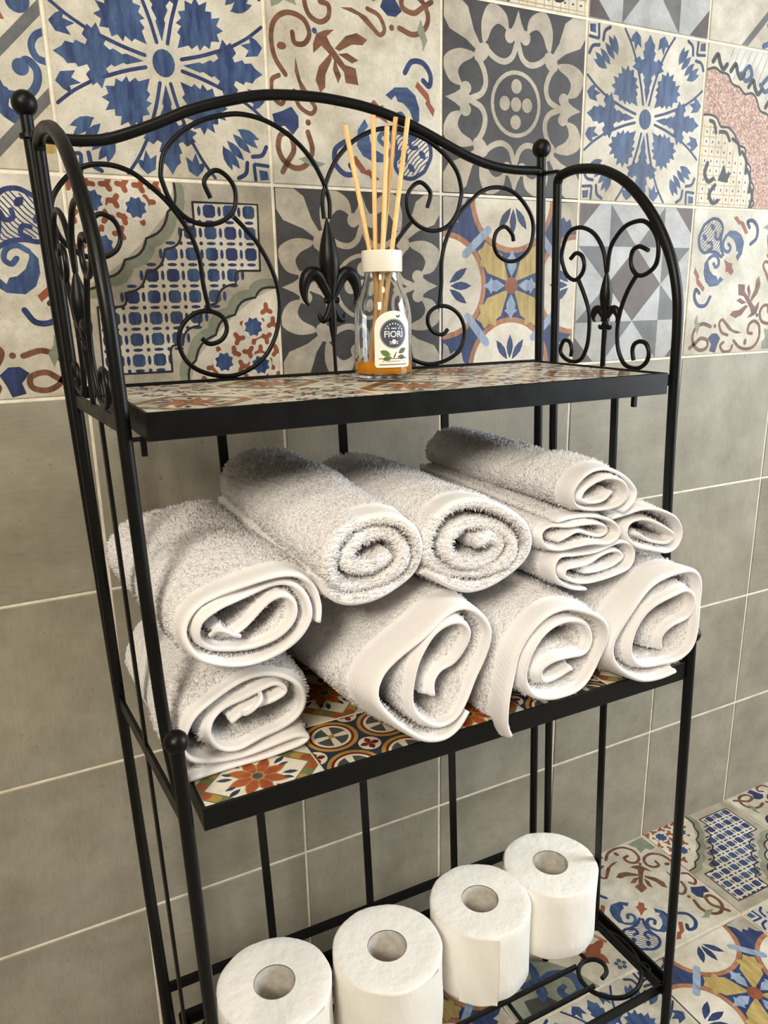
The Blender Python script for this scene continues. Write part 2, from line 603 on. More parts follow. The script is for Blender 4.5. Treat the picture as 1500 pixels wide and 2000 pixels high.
def d_lattice():
    d = Draw()
    two = [ID, rotm(180)]
    # three-lobed sprigs and stars fill the two corner triangles
    d.xf = two
    d.poly([(.0, 1), (-1, 1), (-1, .0), (-.76, .1), (-.53, .27), (-.31, .47), (-.08, .72)], 'white', 1)
    rnd = random.Random(4)
    for i in range(8):
        for j in range(8):
            x, y = -.95 + i * .155 + (j % 2) * .075 + rnd.uniform(-.02, .02), .95 - j * .145
            if y - x < .93 or y < .1 or x > -.1:
                continue
            a0 = rnd.uniform(0, 120)
            for a_ in (0, 120, 240):
                t = math.radians(a0 + a_)
                d.stroke([(x, y), (x + .052 * math.cos(t), y + .052 * math.sin(t))], .05, 'rust', 2, smooth=False)
    for sx, sy in ((-.38, .75), (-.72, .40), (-.78, .80)):
        d.disc(sx, sy, .125, .125, 'white', 3)
        d.poly([(sx + (.105 if k % 2 else .08) * math.cos(k * math.pi / 8), sy + (.105 if k % 2 else .08) * math.sin(k * math.pi / 8)) for k in range(16)], 'blue', 4)
    def scal(cusps, bulge):
        o_ = []
        for (ax, ay), (bx_, by_) in zip(cusps[:-1], cusps[1:]):
            for k in range(6):
                t = k / 6
                f = bulge * math.sin(math.pi * t)
                o_.append((ax + (bx_ - ax) * t + f * .707, ay + (by_ - ay) * t - f * .707))
        return o_ + [cusps[-1]]
    out = scal([(.0, 1.0), (-.08, .72), (-.31, .47), (-.53, .27), (-.76, .1), (-1, .0)], .055)
    d.stroke(out, .024, 'black', 5, smooth=False)
    inn = [(.17, .82)] + scal([(.17, .66), (.04, .56), (-.14, .37), (-.34, .15), (-.56, -.04), (-.66, -.17)], .06) + [(-.82, -.17)]
    d.stroke([(x + .045, y - .045) for x, y in out], .085, 'green', 2, smooth=False)
    # field of the lattice
    d.xf = [ID]
    fld = inn + [(-.83, -.83)] + [(-x, -y) for x, y in inn] + [(.83, .83)]
    d.poly(fld, 'white', 2)
    d.xf = two
    d.stroke(inn, .022, 'black', 5, smooth=False)
    d.stroke([(.17, .82), (.84, .82), (.83, .17)], .022, 'black', 5, smooth=False)
    d.xf = [ID]

    def inside(x, y):
        q = y - x
        return abs(q) < .56 and abs(x) < .8 and abs(y) < .8 and not (abs(q) > .44 and (abs(x) > .62 or abs(y) > .62) and x * y < 0)
    for i in range(-5, 5):
        for j in range(-5, 5):
            x, y = .125 + i * .205, .125 + j * .205
            if inside(x, y):
                c_ = 'blue' if rnd.random() < .5 else 'navy'
                h = .062
                d.poly([(x - h, y - h * .6), (x - h * .6, y - h), (x + h * .6, y - h), (x + h, y - h * .6), (x + h, y + h * .6), (x + h * .6, y + h), (x - h * .6, y + h), (x - h, y + h * .6)], c_, 4)
            if inside(x + .1, y):
                d.disc(x + .1025, y, .018, .05, 'navy', 4, n=8)
            if inside(x, y + .1):
                d.disc(x, y + .1025, .05, .017, 'navy', 4, n=8)
            if inside(x + .1, y + .1):
                d.disc(x + .1025, y + .1025, .02, .02, 'navy', 4, n=8)
    return 'bone', d


def d_arabesque():
    """symmetric on the diagonal: green leaf corner at (+,+), blue shell corner at (-,-)"""
    d = Draw()
    r = rotm(-45)       # (t, s) drawing frame -> tile, s axis to the (+,+) corner
    d.xf = [r]

    def P(l):
        return [(t / 100, s / 100) for s, t in l]
    d.poly(P([(110, -23), (136, 0), (116, 22), (107, 15), (108, 6), (94, -1), (106, -8), (107, -16)]), 'green', 1)
    d.disc(-.02, .67, .028, .03, 'blue', 1)
    d.poly(P([(54, -18), (60, -12), (64, -2), (60, 8), (54, 16), (55, 5), (48, 3), (24, 2), (14, 9), (1, 0), (12, -10), (20, -4), (46, -5), (53, -6)]), 'brown', 1)
    d.xf = [r, mmul(r, MX)]
    d.stroke(P([(60, 56), (78, 53), (93, 42), (100, 28), (96, 13), (82, 4), (69, 8), (66, 19), (73, 27), (81, 22)]), .05, 'brown', 1)
    d.disc(.4, .8, .05, .035, 'brown', 1, 40)
    d.poly(P([(24, 39), (36, 34), (42, 22), (42, 4), (37, 6), (32, 22), (24, 31)]), 'brown', 1)
    d.poly(P([(17, 17), (30, 12), (36, 3), (20, 9)]), 'brown', 1)
    d.poly(P([(22, 55), (40, 54), (56, 46), (64, 36), (46, 47), (26, 50)]), 'brown', 1)
    d.stroke(P([(64, 62), (66, 71), (56, 81), (45, 80), (46, 72)]), .045, 'brown', 1)
    d.stroke(P([(44, 60), (31, 66), (18, 62), (18, 54), (28, 52)]), .045, 'brown', 1)
    d.poly(P([(36, 73), (40, 84), (45, 94), (34, 101), (29, 92), (17, 91), (18, 81), (25, 74)]), 'navy', 1)
    d.disc(.7, .14, .03, .03, 'brown', 1)
    d.stroke(P([(8, 77), (-7, 86), (-12, 101), (-6, 113), (8, 117), (20, 112), (26, 101), (19, 94), (7, 101), (4, 113), (1, 126)]), .055, 'brown', 1)
    # small flower and blue scrolls
    d.poly(P([(-20, 0), (-20, 4), (-29, 5), (-31, 9), (-37, 4), (-48, 0)]), 'rust', 1)
    d.poly(P([(-26, 18), (-28, 32), (-38, 44), (-50, 46), (-62, 41), (-71, 32), (-72, 20), (-66, 26), (-56, 30), (-46, 29), (-40, 25), (-34, 27), (-34, 20)]), 'blue', 1)
    d.stroke(P([(-70, 22), (-67, 12), (-58, 8), (-50, 12), (-51, 19), (-58, 19)]), .05, 'blue', 1)
    d.stroke(P([(-54, 2), (-66, 6), (-76, 14), (-84, 24), (-96, 25), (-106, 18), (-110, 8), (-112, 0)]), .045, 'navy', 2)
    d.stroke(P([(-80, 16), (-78, 8), (-84, 5), (-88, 10)]), .045, 'navy', 2)
    d.disc(.1, -.98, .035, .05, 'navy', 2)
    for k in range(12):
        s = -62 - k * 4
        wdt = min(22, 4 + (k * 4) * .75) if s > -100 else 14
        d.stroke(P([(s, 0), (s - 2, wdt)]), .012, 'navy', 1, smooth=False)
    # side corner shells
    d.stroke(P([(-26, 52), (-24, 66), (-34, 76), (-48, 75), (-55, 66), (-46, 64)]), .055, 'navy', 1)
    d.poly(P([(-44, 52), (-42, 58), (-60, 60), (-70, 54)]), 'rust', 1)
    d.poly(P([(-64, 50), (-62, 55), (-76, 55), (-80, 48)]), 'rust', 1)
    d.poly(P([(-2, 104), (-22, 96), (-26, 84), (-18, 90), (-8, 92)]), 'green', 1)
    return 'base', d


def d_quatrefoil():
    d = Draw()
    d.xf = ROT4
    d.disc(0, 1, .62, .62, 'orange', 1, n=40)
    d.disc(0, 1, .555, .555, 'white', 2, n=40)
    for a_ in (-90, -125, -55):
        t = math.radians(a_)
        d.leaf(.06 * math.cos(t), .95 + .06 * math.sin(t), a_, .3, .1, 'navy', 3)
    d.stroke([(.36, .68), (.5, .52), (.64, .36)], .1, 'ltblue', 4)
    d.half([(0, .1), (.07, .22), (.06, .28), (.1, .3), (.04, .34), (0, .42)], 'ltblue', 3)
    d.poly([(.62, .98), (.7, .88), (.72, .78), (.78, .82), (.82, .76), (.88, .8), (.92, .7), (.98, .66), (1, 1)], 'bone', 3)
    d.xf = DIA4
    d.half([(0, .06), (.1, .26), (.15, .36), (.13, .44), (.18, .5), (.1, .54), (.08, .64), (0, .62)], 'yellow', 3)
    d.xf = [ID]
    d.disc(0, 0, .1, .1, 'rust', 5)
    return 'navy', d


def d_triangles():
    d = Draw()
    q = .48
    d.poly([(0, q), (q, 0), (0, -q), (-q, 0)], 'umber', 1)
    d.xf = D4
    d.poly([(q, 1), (q, q), (0, q)], 'grey', 1)
    d.xf = ROT4
    d.poly([(.66, 1), (1, 1), (1, .66)], 'umber', 1)
    return 'lgrey', d


def d_diagband():
    d = Draw()
    d.xf = [ID, rotm(180)]
    d.stroke([(-.4, -1.06), (1.06, .4)], .09, 'grey', 2, smooth=False)
    d.stroke([(.3, -1.06), (1.06, -.3)], .09, 'grey', 2, smooth=False)
    d.stroke([(.78, -.15), (.84, -.1), (.91, -.17), (.9, -.28), (.83, -.37), (.73, -.39), (.62, -.37), (.56, -.26)], .07, 'blue', 1)
    d.disc(.78, -.16, .07, .07, 'blue', 1)
    d.stroke([(.62, -.37), (.6, -.5), (.7, -.58)], .1, 'blue', 1)
    d.stroke([(1, .14), (.93, .1), (.89, .02), (.92, -.07), (1, -.1)], .06, 'blue', 1)
    d.stroke([(.32, -.72), (.42, -.66), (.44, -.55), (.36, -.48)], .07, 'blue', 1)
    d.stroke([(.04, -.96), (.16, -.9), (.2, -.78), (.1, -.7)], .07, 'blue', 1)
    d.disc(.82, .36, .1, .1, 'blue', 1)
    for x, y, a_ in ((.7, .2, 150), (.62, .1, 165), (.3, -.2, 120), (.2, -.3, 145), (.42, -.02, 140)):
        d.leaf(x, y, a_, .26, .13, 'rust', 1)
    d.disc(.36, -.36, .07, .07, 'blue', 1)
    d.leaf(.9, -.85, 40, .16, .1, 'yellow', 1)
    d.leaf(.78, -.9, 60, .14, .08, 'rust', 1)
    d.xf = ROT4
    d.leaf(.05, .05, 45, .3, .14, 'rust', 1)
    d.leaf(.05, 0, 0, .24, .1, 'navy', 1)
    return 'base', d


def d_scallop():
    d = Draw()
    d.poly([(-1, -1), (1, -1), (1, 1), (-1, 1)], 'terra', 1)
    up = [(-1, .68), (-.86, .72), (-.74, .68), (-.6, .66), (-.5, .56), (-.36, .53), (-.24, .46), (-.1, .48), (0, .42), (.1, .28), (.26, .24), (.36, .1), (.5, .02), (.56, -.14), (.7, -.22), (.74, -.4), (.86, -.5), (.84, -.7), (.92, -.84), (.9, -1)]
    d.poly(up + [(1, -1), (1, 1), (-1, 1)], 'base', 2)
    d.stroke(up, .03, 'black', 4)
    sc = [(-1, .14), (-.86, .15), (-.74, .12), (-.64, .02), (-.5, .02), (-.36, -.06), (-.28, -.18), (-.13, -.22), (-.1, -.36), (.02, -.46), (.02, -.6), (.12, -.7), (.1, -.84), (.16, -.92), (.1, -1)]
    d.poly(sc + [(-1, -1)], 'white', 2)
    d.stroke(sc, .03, 'black', 4)
    for a_, b_ in zip(sc[1:-2:2], sc[3::2]):
        m_ = ((a_[0] + b_[0]) / 2, (a_[1] + b_[1]) / 2)
        d.stroke([(a_[0] * .93 - .06, a_[1] * .93 - .06), (m_[0] - .03, m_[1] - .03), (b_[0] - .09, b_[1] - .08)], .05, 'black', 5)
    for k in range(9):
        x = -.96 + k * .12
        y1 = .02 - max(0, (x + .7)) * .8
        d.stroke([(x, -1), (x, y1)], .012, 'yellow', 3, smooth=False)
        d.stroke([(-1, x), (-.7 + max(0, -.1 - x) * .85, x)], .012, 'yellow', 3, smooth=False)
        for j in range(8):
            y = -.9 + j * .12
            if y < y1 - .06:
                d.disc(x + .06, y, .012, .02, 'navy', 4, n=6)
    d.poly([(-.62, -.66), (-.52, -.44), (-.46, -.56), (-.36, -.54), (-.44, -.68)], 'black', 5)
    d.stroke([(-.84, -.45), (-.88, -.58), (-.8, -.68), (-.7, -.64)], .06, 'black', 5)
    d.stroke([(-.66, -.72), (-.76, -.84), (-.68, -.95), (-.58, -.92)], .06, 'black', 5)
    for k in range(15):
        t = -.5 + k * .11
        d.stroke([(t, 1 - t * .1 - .02), (t - .2 if t < .5 else t - .1, .62 - max(0, t) * .5)], .014, 'ltblue', 3, smooth=False)
    for x, y in ((-.3, .72), (.1, .62), (.42, .36), (.66, .05)):
        d.stroke([(x, y), (x + .1, y + .08), (x + .16, y - .02), (x + .06, y - .1), (x - .05, y - .02)], .06, 'blue', 5)
    for x, y in ((-.9, .82), (-.55, .74), (-.18, .58), (.2, .36), (.5, .1), (.74, -.25)):
        d.stroke([(x, y - .03), (x + .08, y + .06), (x + .13, y - .03), (x + .2, y - .1), (x + .27, y - .04)], .06, 'black', 5)
    d.disc(.7, .7, .2, .2, 'blue', 4)
    d.disc(.7, .7, .11, .11, 'base', 5)
    return 'base', d


def d_floral():
    d = Draw()
    r = rotm(45)
    d.stroke([(-1, .15), (-.6, .2), (-.2, .55), (.1, .6), (.4, .95)], .03, 'brown', 1)
    rnd = random.Random(8)
    for k in range(16):
        x, y = rnd.uniform(-.9, .3), rnd.uniform(.1, .95)
        if y - x > .1:
            d.leaf(x, y, rnd.uniform(0, 360), .15, .08, 'rust', 1)
    for x, y in ((.62, -.5), (.55, .5)):
        d.disc(x, y, .14, .1, 'rust', 2, 30)
        for a_ in (20, 100, 190, 280):
            d.leaf(x, y, a_, .28, .13, 'rust', 2)
        d.stroke([(x - .25, y + .1), (x - .1, y + .28), (x + .15, y + .26), (x + .27, y + .05)], .05, 'orange', 2)
    for x, y in ((.28, .1), (.8, .05), (.35, -.3), (.1, .4), (.85, .8), (.8, -.85)):
        for a_ in range(5):
            d.disc(x + .06 * math.cos(a_ * 1.257), y + .06 * math.sin(a_ * 1.257), .033, .033, 'blue', 2, n=8)
        d.disc(x, y, .025, .025, 'yellow', 3, n=8)
    d.poly([(-1, -.05), (-.5, -.02), (-.1, -.3), (.15, -.6), (.3, -1), (-1, -1)], 'green', 1, smooth=False)
    d.poly([(-.8, -1), (-.75, -.7), (-.45, -.75), (-.3, -1)], 'dark', 2)
    for s in (0, .42):
        d.stroke([(-.9 + s, -.2 - s), (-.6 + s, -.1 - s), (-.35 + s, -.25 - s), (-.4 + s, -.5 - s), (-.6 + s, -.52 - s), (-.64 + s, -.38 - s), (-.52 + s, -.34 - s)], .12, 'blue', 3, taper=.4)
        d.leaf(-.95 + s, -.5 - s * .8, 60, .3, .16, 'blue', 3)
    return 'base', d


def d_daisy():
    d = Draw()
    d.xf = ROT4
    for k in range(8):
        d.stroke([(0.0 + k * .125, 1 - k * .125), (.0 + (k + 1) * .125, 1 - (k + 1) * .125)], .2, ('s_yellow', 's_orange', 's_green')[k % 3], 1, smooth=False)
    d.stroke([(-.1, .98), (.98, -.1)], .025, 's_green', 2, smooth=False)
    d.stroke([(.12, 1.02), (1.02, .12)], .025, 's_green', 2, smooth=False)
    d.leaf(.72, .9, 45, .22, .1, 's_navy', 2)
    d.leaf(.9, .72, 45, .22, .1, 's_navy', 2)
    d.leaf(.78, .78, 45, .25, .1, 's_navy', 2)
    d.xf = ROT8
    d.leaf(0, 0, 10, .52, .24, 's_yellow', 2)
    d.leaf(.06, .01, 10, .43, .19, 's_orange', 3)
    d.leaf(.34, .2, 30, .26, .1, 's_navy', 2)
    d.leaf(.38, .12, 8, .2, .08, 's_navy', 2)
    d.xf = [ID]
    d.disc(0, 0, .12, .12, 's_yellow', 4)
    d.disc(0, 0, .085, .085, 's_slate', 5)
    return 's_white', d


def d_scribble():
    d = Draw()
    rs = random.Random(21)
    d.xf = ROT4
    for k in range(7):
        x, y = rs.uniform(.05, .9), rs.uniform(.05, .9)
        a_ = rs.uniform(0, 6.28)
        rr = rs.uniform(.1, .2)
        pts = [(x + rr * (1 - .1 * j) * math.cos(a_ + j * .9), y + rr * (1 - .1 * j) * math.sin(a_ + j * .9)) for j in range(7)]
        d.stroke(pts, .06, ('s_navy', 's_red', 's_slate', 's_orange', 's_navy', 's_green', 's_red')[k], 2, taper=.5)
    for k in range(5):
        d.leaf(rs.uniform(.05, .9), rs.uniform(.05, .9), rs.uniform(0, 360), .3, .11, ('s_slate', 's_yellow', 's_navy', 's_orange', 's_slate')[k], 1)
    d.xf = [ID]
    d.disc(0, 0, .12, .12, 's_red', 3)
    return 's_white', d


def d_medal():
    d = Draw()
    for cx in (-.5, .5):
        for cy in (-.5, .5):
            d.xf = [ID]
            d.disc(cx, cy, .47, .47, 's_yellow', 1, n=28)
            d.disc(cx, cy, .40, .40, 's_red', 2, n=28)
            d.disc(cx, cy, .35, .35, 's_white', 3, n=28)
            for k in range(4):
                a_ = math.radians(45 + 90 * k)
                d.poly([(cx + .05 * math.cos(a_), cy + .05 * math.sin(a_))] + [(cx + .3 * math.cos(a_ + t), cy + .3 * math.sin(a_ + t)) for t in (-.55, -.25, 0, .25, .55)], 's_slate', 4)
            d.disc(cx, cy, .06, .06, 's_yellow', 5, n=10)
    for x in (-1, 0, 1):
        for y in (-1, 0, 1):
            d.disc(x, y, .2, .2, 's_white', 4, n=16)
            for k in range(4):
                d.leaf(x, y, 90 * k, .18, .12, 's_red', 5)
    return 's_navy', d


DESIGNS = dict(star=d_star, gothic=d_gothic, lattice=d_lattice, arabesque=d_arabesque, quatrefoil=d_quatrefoil, triangles=d_triangles,
               diagband=d_diagband, scallop=d_scallop, floral=d_floral, daisy=d_daisy, medal=d_medal, scribble=d_scribble)


def clip(poly, x0, x1, y0, y1):
    for ax, lim, sg in ((0, x0, 1), (0, x1, -1), (1, y0, 1), (1, y1, -1)):
        out = []
        for i in range(len(poly)):
            a_, b_ = poly[i - 1], poly[i]
            da, db = (a_[ax] - lim) * sg, (b_[ax] - lim) * sg
            if (da >= 0) != (db >= 0):
                t = da / (da - db)
                out.append((a_[0] + (b_[0] - a_[0]) * t, a_[1] + (b_[1] - a_[1]) * t))
            if db >= 0:
                out.append(b_)
        poly = out
        if len(poly) < 3:
            return []
    return poly


def tile_mesh(name, design, size, thick, win=(-1, 1, -1, 1), base=None, bev=0.0008, step=6e-7):
    """square tile lying in local XY, glazed face at z=0; painted shapes are thin glaze layers on it.
    win cuts the tile to a part of the design square"""
    h = size / 2
    x0, x1, y0, y1 = (w * h for w in win)
    mb = MB()
    e = bev
    L = []
    for z, i in ((-thick, 0), (-e, 0), (0, e)):
        L += [(x0 + i, y0 + i, z), (x1 - i, y0 + i, z), (x1 - i, y1 - i, z), (x0 + i, y1 - i, z)]
    F = [(0, 3, 2, 1), (8, 9, 10, 11)]
    for k in range(2):
        for j in range(4):
            F.append((k * 4 + j, k * 4 + (j + 1) % 4, k * 4 + 4 + (j + 1) % 4, k * 4 + 4 + j))
    mb.add(L, F)
    names, idx = [], []
    if design:
        bcol, d = DESIGNS[design]()
        names.append(bcol)
        idx += [0] * len(F)
        ee = e / h * 1.02
        order = {r_: i for i, r_ in enumerate(sorted({it[2] for it in d.items}))}
        for p, c_, lay in d.items:
            p = clip(p, win[0] + ee, win[1] - ee, win[2] + ee, win[3] - ee)
            if not p:
                continue
            ar = sum(p[i - 1][0] * p[i][1] - p[i][0] * p[i - 1][1] for i in range(len(p)))
            if abs(ar) < 1e-7:
                continue
            if ar < 0:
                p = p[::-1]
            if c_ not in names:
                names.append(c_)
            mb.add([(x * h, y * h, 1.2e-5 + step * order[lay]) for x, y in p], [tuple(range(len(p)))])
            idx.append(names.index(c_))
    else:
        names.append(base)
        idx += [0] * len(F)
    return mesh(name, mb.v, mb.f, names, idx)


# ------------------------------------------------------------------ room shell
P = 0.2
G = 0.0032
TS = P - G
XL, XR, YN, ZC = -1.8, 1.8, -1.8, 1.6

wall_back = tag(MB().box((XL, 0.0012, ZF - 0.02), (XR, 0.06, ZC)).build('wall_back', 'grout', smooth=False), 'wall of patterned tiles above grey tiles', None, None, 'structure')
floor = tag(MB().box((XL, YN, ZF - 0.05), (XR, 0.0012, ZF - 0.0012)).build('floor', 'grout_floor', smooth=False), 'floor of patterned cement-look tiles', None, None, 'structure')
tag(MB().box((XL, YN, ZC), (XR, 0.06, ZC + 0.05)).build('ceiling', 'plaster', smooth=False), 'plain pale ceiling', None, None, 'structure')
tag(MB().box((XL - 0.05, YN, ZF), (XL, 0.06, ZC)).build('wall_left', 'plaster', smooth=False), 'plain pale wall', None, None, 'structure')
tag(MB().box((XL - 0.05, YN - 0.05, ZF), (XR + 0.05, YN, ZC)).build('wall_front', 'plaster', smooth=False), 'plain pale wall', None, None, 'structure')
wr = MB()
wr.box((XR, YN, ZF), (XR + 0.05, 0.06, -0.3)).box((XR, YN, 0.8), (XR + 0.05, 0.06, ZC)).box((XR, YN, -0.3), (XR + 0.05, -1.4, 0.8)).box((XR, -0.5, -0.3), (XR + 0.05, 0.06, 0.8))
tag(wr.build('wall_right', 'plaster', smooth=False), 'plain pale wall with a window', None, None, 'structure')
wf = MB()
wf.box((XR, -1.4, -0.3), (XR + 0.05, -1.36, 0.8)).box((XR, -0.54, -0.3), (XR + 0.05, -0.5, 0.8)).box((XR, -1.36, -0.3), (XR + 0.05, -0.54, -0.26)).box((XR, -1.36, 0.76), (XR + 0.05, -0.54, 0.8))
tag(wf.build('window_1', 'label_paper', smooth=False), 'white window frame', None, None, 'structure')

TILE = {n: tile_mesh('tile_' + n, n, TS, 0.008) for n in ('star', 'gothic', 'lattice', 'arabesque', 'quatrefoil', 'triangles', 'diagband', 'scallop', 'floral')}
TILE['stone'] = tile_mesh('tile_stone', None, TS, 0.008, base='stone')

WALL_PLAN = {(-1, 1): ('diagband', 0), (0, 1): ('star', 0), (1, 1): ('arabesque', 1), (2, 1): ('gothic', 0), (3, 1): ('star', 0), (4, 1): ('scallop', 0),
             (-1, 0): ('arabesque', 2), (0, 0): ('lattice', 0), (1, 0): ('gothic', 0), (2, 0): ('quatrefoil', 0), (3, 0): ('triangles', 0), (4, 0): ('arabesque', 3),
             (2, 2): ('scallop', 1), (3, 2): ('triangles', 0), (4, 2): ('diagband', 0), (5, 1): ('gothic', 0), (5, 0): ('quatrefoil', 0), (1, 2): ('lattice', 1), (0, 2): ('gothic', 0)}
rnd = random.Random(11)
KINDS = ['star', 'gothic', 'lattice', 'arabesque', 'quatrefoil', 'triangles', 'diagband', 'scallop']
for r_ in range(-4, 8):
    for c_ in range(-9, 9):
        if r_ < 0:
            k, q = 'stone', rnd.randrange(4)
        else:
            k, q = WALL_PLAN.get((c_, r_), (rnd.choice(KINDS), rnd.randrange(4)))
        o = link('wall_tile', TILE[k], wall_back, ((c_ + .5) * P, rnd.uniform(-.00012, .00012), (r_ + .5) * P))
        o.rotation_euler = (Matrix.Rotation(math.radians(90), 3, 'X') @ Matrix.Rotation(math.radians(90 * q), 3, 'Z')).to_euler()

FLOOR_PLAN = {(3, 0): ('arabesque', 0), (4, 0): ('lattice', 0), (5, 0): ('arabesque', 0), (6, 0): ('star', 0), (3, 1): ('quatrefoil', 0), (4, 1): ('star', 0), (5, 1): ('quatrefoil', 0),
              (2, 0): ('floral', 0), (2, 1): ('star', 0), (1, 0): ('quatrefoil', 0), (1, 1): ('gothic', 0), (0, 0): ('star', 0), (3, 2): ('lattice', 1)}
for r_ in range(0, 9):
    for c_ in range(-9, 9):
        k, q = FLOOR_PLAN.get((c_, r_), (rnd.choice(KINDS + ['floral']), rnd.randrange(4)))
        o = link('floor_tile', TILE[k], floor, ((c_ + .5) * P + .0013, -(r_ + .5) * P + .002, ZF))
        o.rotation_euler = (0, 0, math.radians(90 * q))


# ------------------------------------------------------------------ the shelf rack
YB = -0.10            # plane of the back panel
YS = -0.127           # rear post of the side panels
YF = -0.295           # upright of the side arches
YL = -0.335           # lower front legs
LEAN = 0.032
rack = empty('shelf_rack', (0.22, -0.2, ZF), 'black wrought-iron baker rack with scrolls, tiled shelves and ball finials', 'shelf rack')
rack_inv = Matrix.Translation((-0.22, 0.2, -ZF))


def rpart(mb, name, mat='steel', parent=None, smooth=True, sharp=0.7):
    o = mb.build(name, mat, None, smooth, sharp)
    o.parent = parent or rack
    if parent is None:
        o.matrix_parent_inverse = rack_inv
    elif parent.parent is rack:
        o.matrix_parent_inverse = Matrix.Identity(4)
    return o


def xl(z):
    return -0.0236 - 0.0345 * z


def xr(z):
    return 0.4678 - 0.030 * z


def xsr(z):          # right side panel plane
    return 0.4675 - (0.030 if z > 0 else 0.034) * z


def xsl(z, y):       # left side panel plane, toed in towards the front
    return -0.0225 - 0.024 * z + (YS - y) * 0.06


RP = 0.0048
BALL = [(0, -0.0105), (0.0052, -0.0092), (0.0090, -0.0055), (0.0104, 0), (0.0090, 0.0055), (0.0052, 0.0092), (0, 0.0105)]


def ball(c, parent, r=1.0):
    prof = [(0.0105 * r * math.sin(math.pi * k / 10), -0.0105 * r * math.cos(math.pi * k / 10)) for k in range(11)]
    prof[0] = (0, prof[0][1]); prof[-1] = (0, prof[-1][1])
    return rpart(MB().lathe(prof, 20, c), 'ball_finial', parent=parent)


# back panel: posts, arched top rail, bars, bottom rail
for fx in (xl, xr):
    p = rpart(MB().tube([(fx(z), YB, z) for z in (0.226, 0.1, -0.2, -0.5, ZF)], RP), 'back_post')
    ball((fx(0.2335), YB, 0.2345), p, 0.92)
    rpart(MB().lathe([(0.0048, -0.002), (0.0075, -0.0015), (0.0075, 0.0015), (0.0048, 0.002)], 16, (fx(0.21), YB, 0.2115)), 'post_collar', parent=p)


def bx(x, z):        # back panel local -> world
    return (0.2145 - LEAN * (z - 0.2) + x, YB, z)


ARCH = [(-244, 212), (-220, 211), (-203, 211.5), (-184, 214.5), (-152, 226), (-119, 240), (-85, 250.5), (-50, 258), (-8, 260.5), (24, 259), (52, 255.5), (82, 248.5), (106, 240.5), (131, 231), (157, 221.5), (184, 215), (212, 212.5), (245, 213)]
rpart(MB().tube([bx(x, z) for x, z in catmull([(a_ / 1000, b_ / 1000) for a_, b_ in ARCH], n=6)], 0.0045), 'arched_rail')
for x0 in (0.1010, 0.2238, 0.3432):
    rpart(MB().tube([(x0 - 0.03 * z, YB, z) for z in (0.016, -0.625)], 1, flat=(0.0042, 0.0015), up=(1, 0, 0)), 'back_bar', smooth=False)
rpart(MB().tube([(xl(-.622), YB, -.6225), (xr(-.622), YB, -.6255)], 1, flat=(0.005, 0.0025), up=(0, 0, 1)), 'bottom_rail', smooth=False)
rpart(MB().tube([(xl(.012), YB, .014), (xr(.012), YB, .014)], 1, flat=(0.005, 0.0015), up=(0, 0, 1)), 'back_rail', smooth=False)

SC_A = [(-3, 159), (-3, 177), (5, 198), (17, 215), (34, 229), (54, 238), (75, 241), (94, 238), (112, 232), (130, 221), (143, 207), (148, 191), (147, 182), (142, 168), (131, 156), (116, 151), (100, 154), (88, 164), (85.5, 180), (92, 191), (102, 195), (112, 186), (108, 172.5)]
SC_B = [(119, 80), (122, 100), (123, 122), (128, 141), (137, 157), (147, 170), (160, 181.5), (172, 190), (188, 194.5), (206, 193), (222, 184), (235, 168), (237.5, 152), (232, 135), (218, 124.5), (204, 123), (192, 129), (187, 140), (190.5, 152), (201, 157), (210, 150), (212, 143)]
SC_D = [(89, 158), (80, 149), (69, 136), (59, 117), (53.5, 98), (53.5, 76), (60, 53.5), (73, 35), (91, 24), (108, 20.5), (127, 24), (141, 32), (148, 44), (148.5, 58), (142, 70), (130, 77.5), (117, 78), (107, 72), (105, 62), (111, 53), (122, 50), (128.5, 55)]
for sg in (1, -1):
    for S_ in (SC_A, SC_B, SC_D):
        rpart(MB().tube([bx(sg * x, z) for x, z in catmull([(a_ / 1000, b_ / 1000) for a_, b_ in S_], n=5)], 0.0021, 10), 'scroll')


def fleur(place, s, parent_name, dirx):
    """lily ornament: place(x, z, out) -> world; bulb, two drooping petals, collar, stem curls, rod"""
    f = MB()
    prof = [(0.0, 0.160), (0.0030, 0.152), (0.0068, 0.140), (0.0096, 0.127), (0.0100, 0.118), (0.0082, 0.106), (0.0052, 0.096), (0.0042, 0.086)]
    f.tube([place(0, z, 0) for r, z in prof], [max(r, 0.0006) * s for r, z in prof], 14)
    for sg in (-1, 1):
        pet = [(0.001, 0.088, .0042), (0.006, 0.098, .0050), (0.011, 0.107, .0058), (0.017, 0.111, .0066), (0.0225, 0.109, .0064), (0.0262, 0.102, .0054), (0.0275, 0.094, .0040), (0.0262, 0.086, .0024), (0.0232, 0.082, .0012)]
        c_ = catmull([(a_, b_, r) for a_, b_, r in pet], n=4)
        f.tube([place(sg * p[0] * s, 0.086 + (p[1] - 0.086) * s, 0) for p in c_], [max(p[2], 0.0006) * s for p in c_], 12)
        cur = [(0.001, 0.083, .0032), (0.004, 0.074, .0034), (0.0085, 0.068, .0034), (0.0122, 0.0695, .0028), (0.0135, 0.0745, .0014)]
        c_ = catmull(cur, n=4)
        f.tube([place(sg * p[0] * s, 0.086 + (p[1] - 0.086) * s, 0) for p in c_], [p[2] * s for p in c_], 10)
    f.tube([place(-0.0072 * s, 0.086, 0), place(0.0072 * s, 0.086, 0)], 0.0030 * s, 12)
    f.tube([place(0, z, 0) for z in (0.086, 0.072, 0.058, 0.046, 0.018)], [.0036 * s, .0046 * s, .0036 * s, .0018, .0018], 12)
    return rpart(f, parent_name)


fleur(lambda x, z, o_: Vector(bx(x - 0.0005, z)) + Vector((0, o_, 0)), 1.0, 'fleur_de_lis', 0)

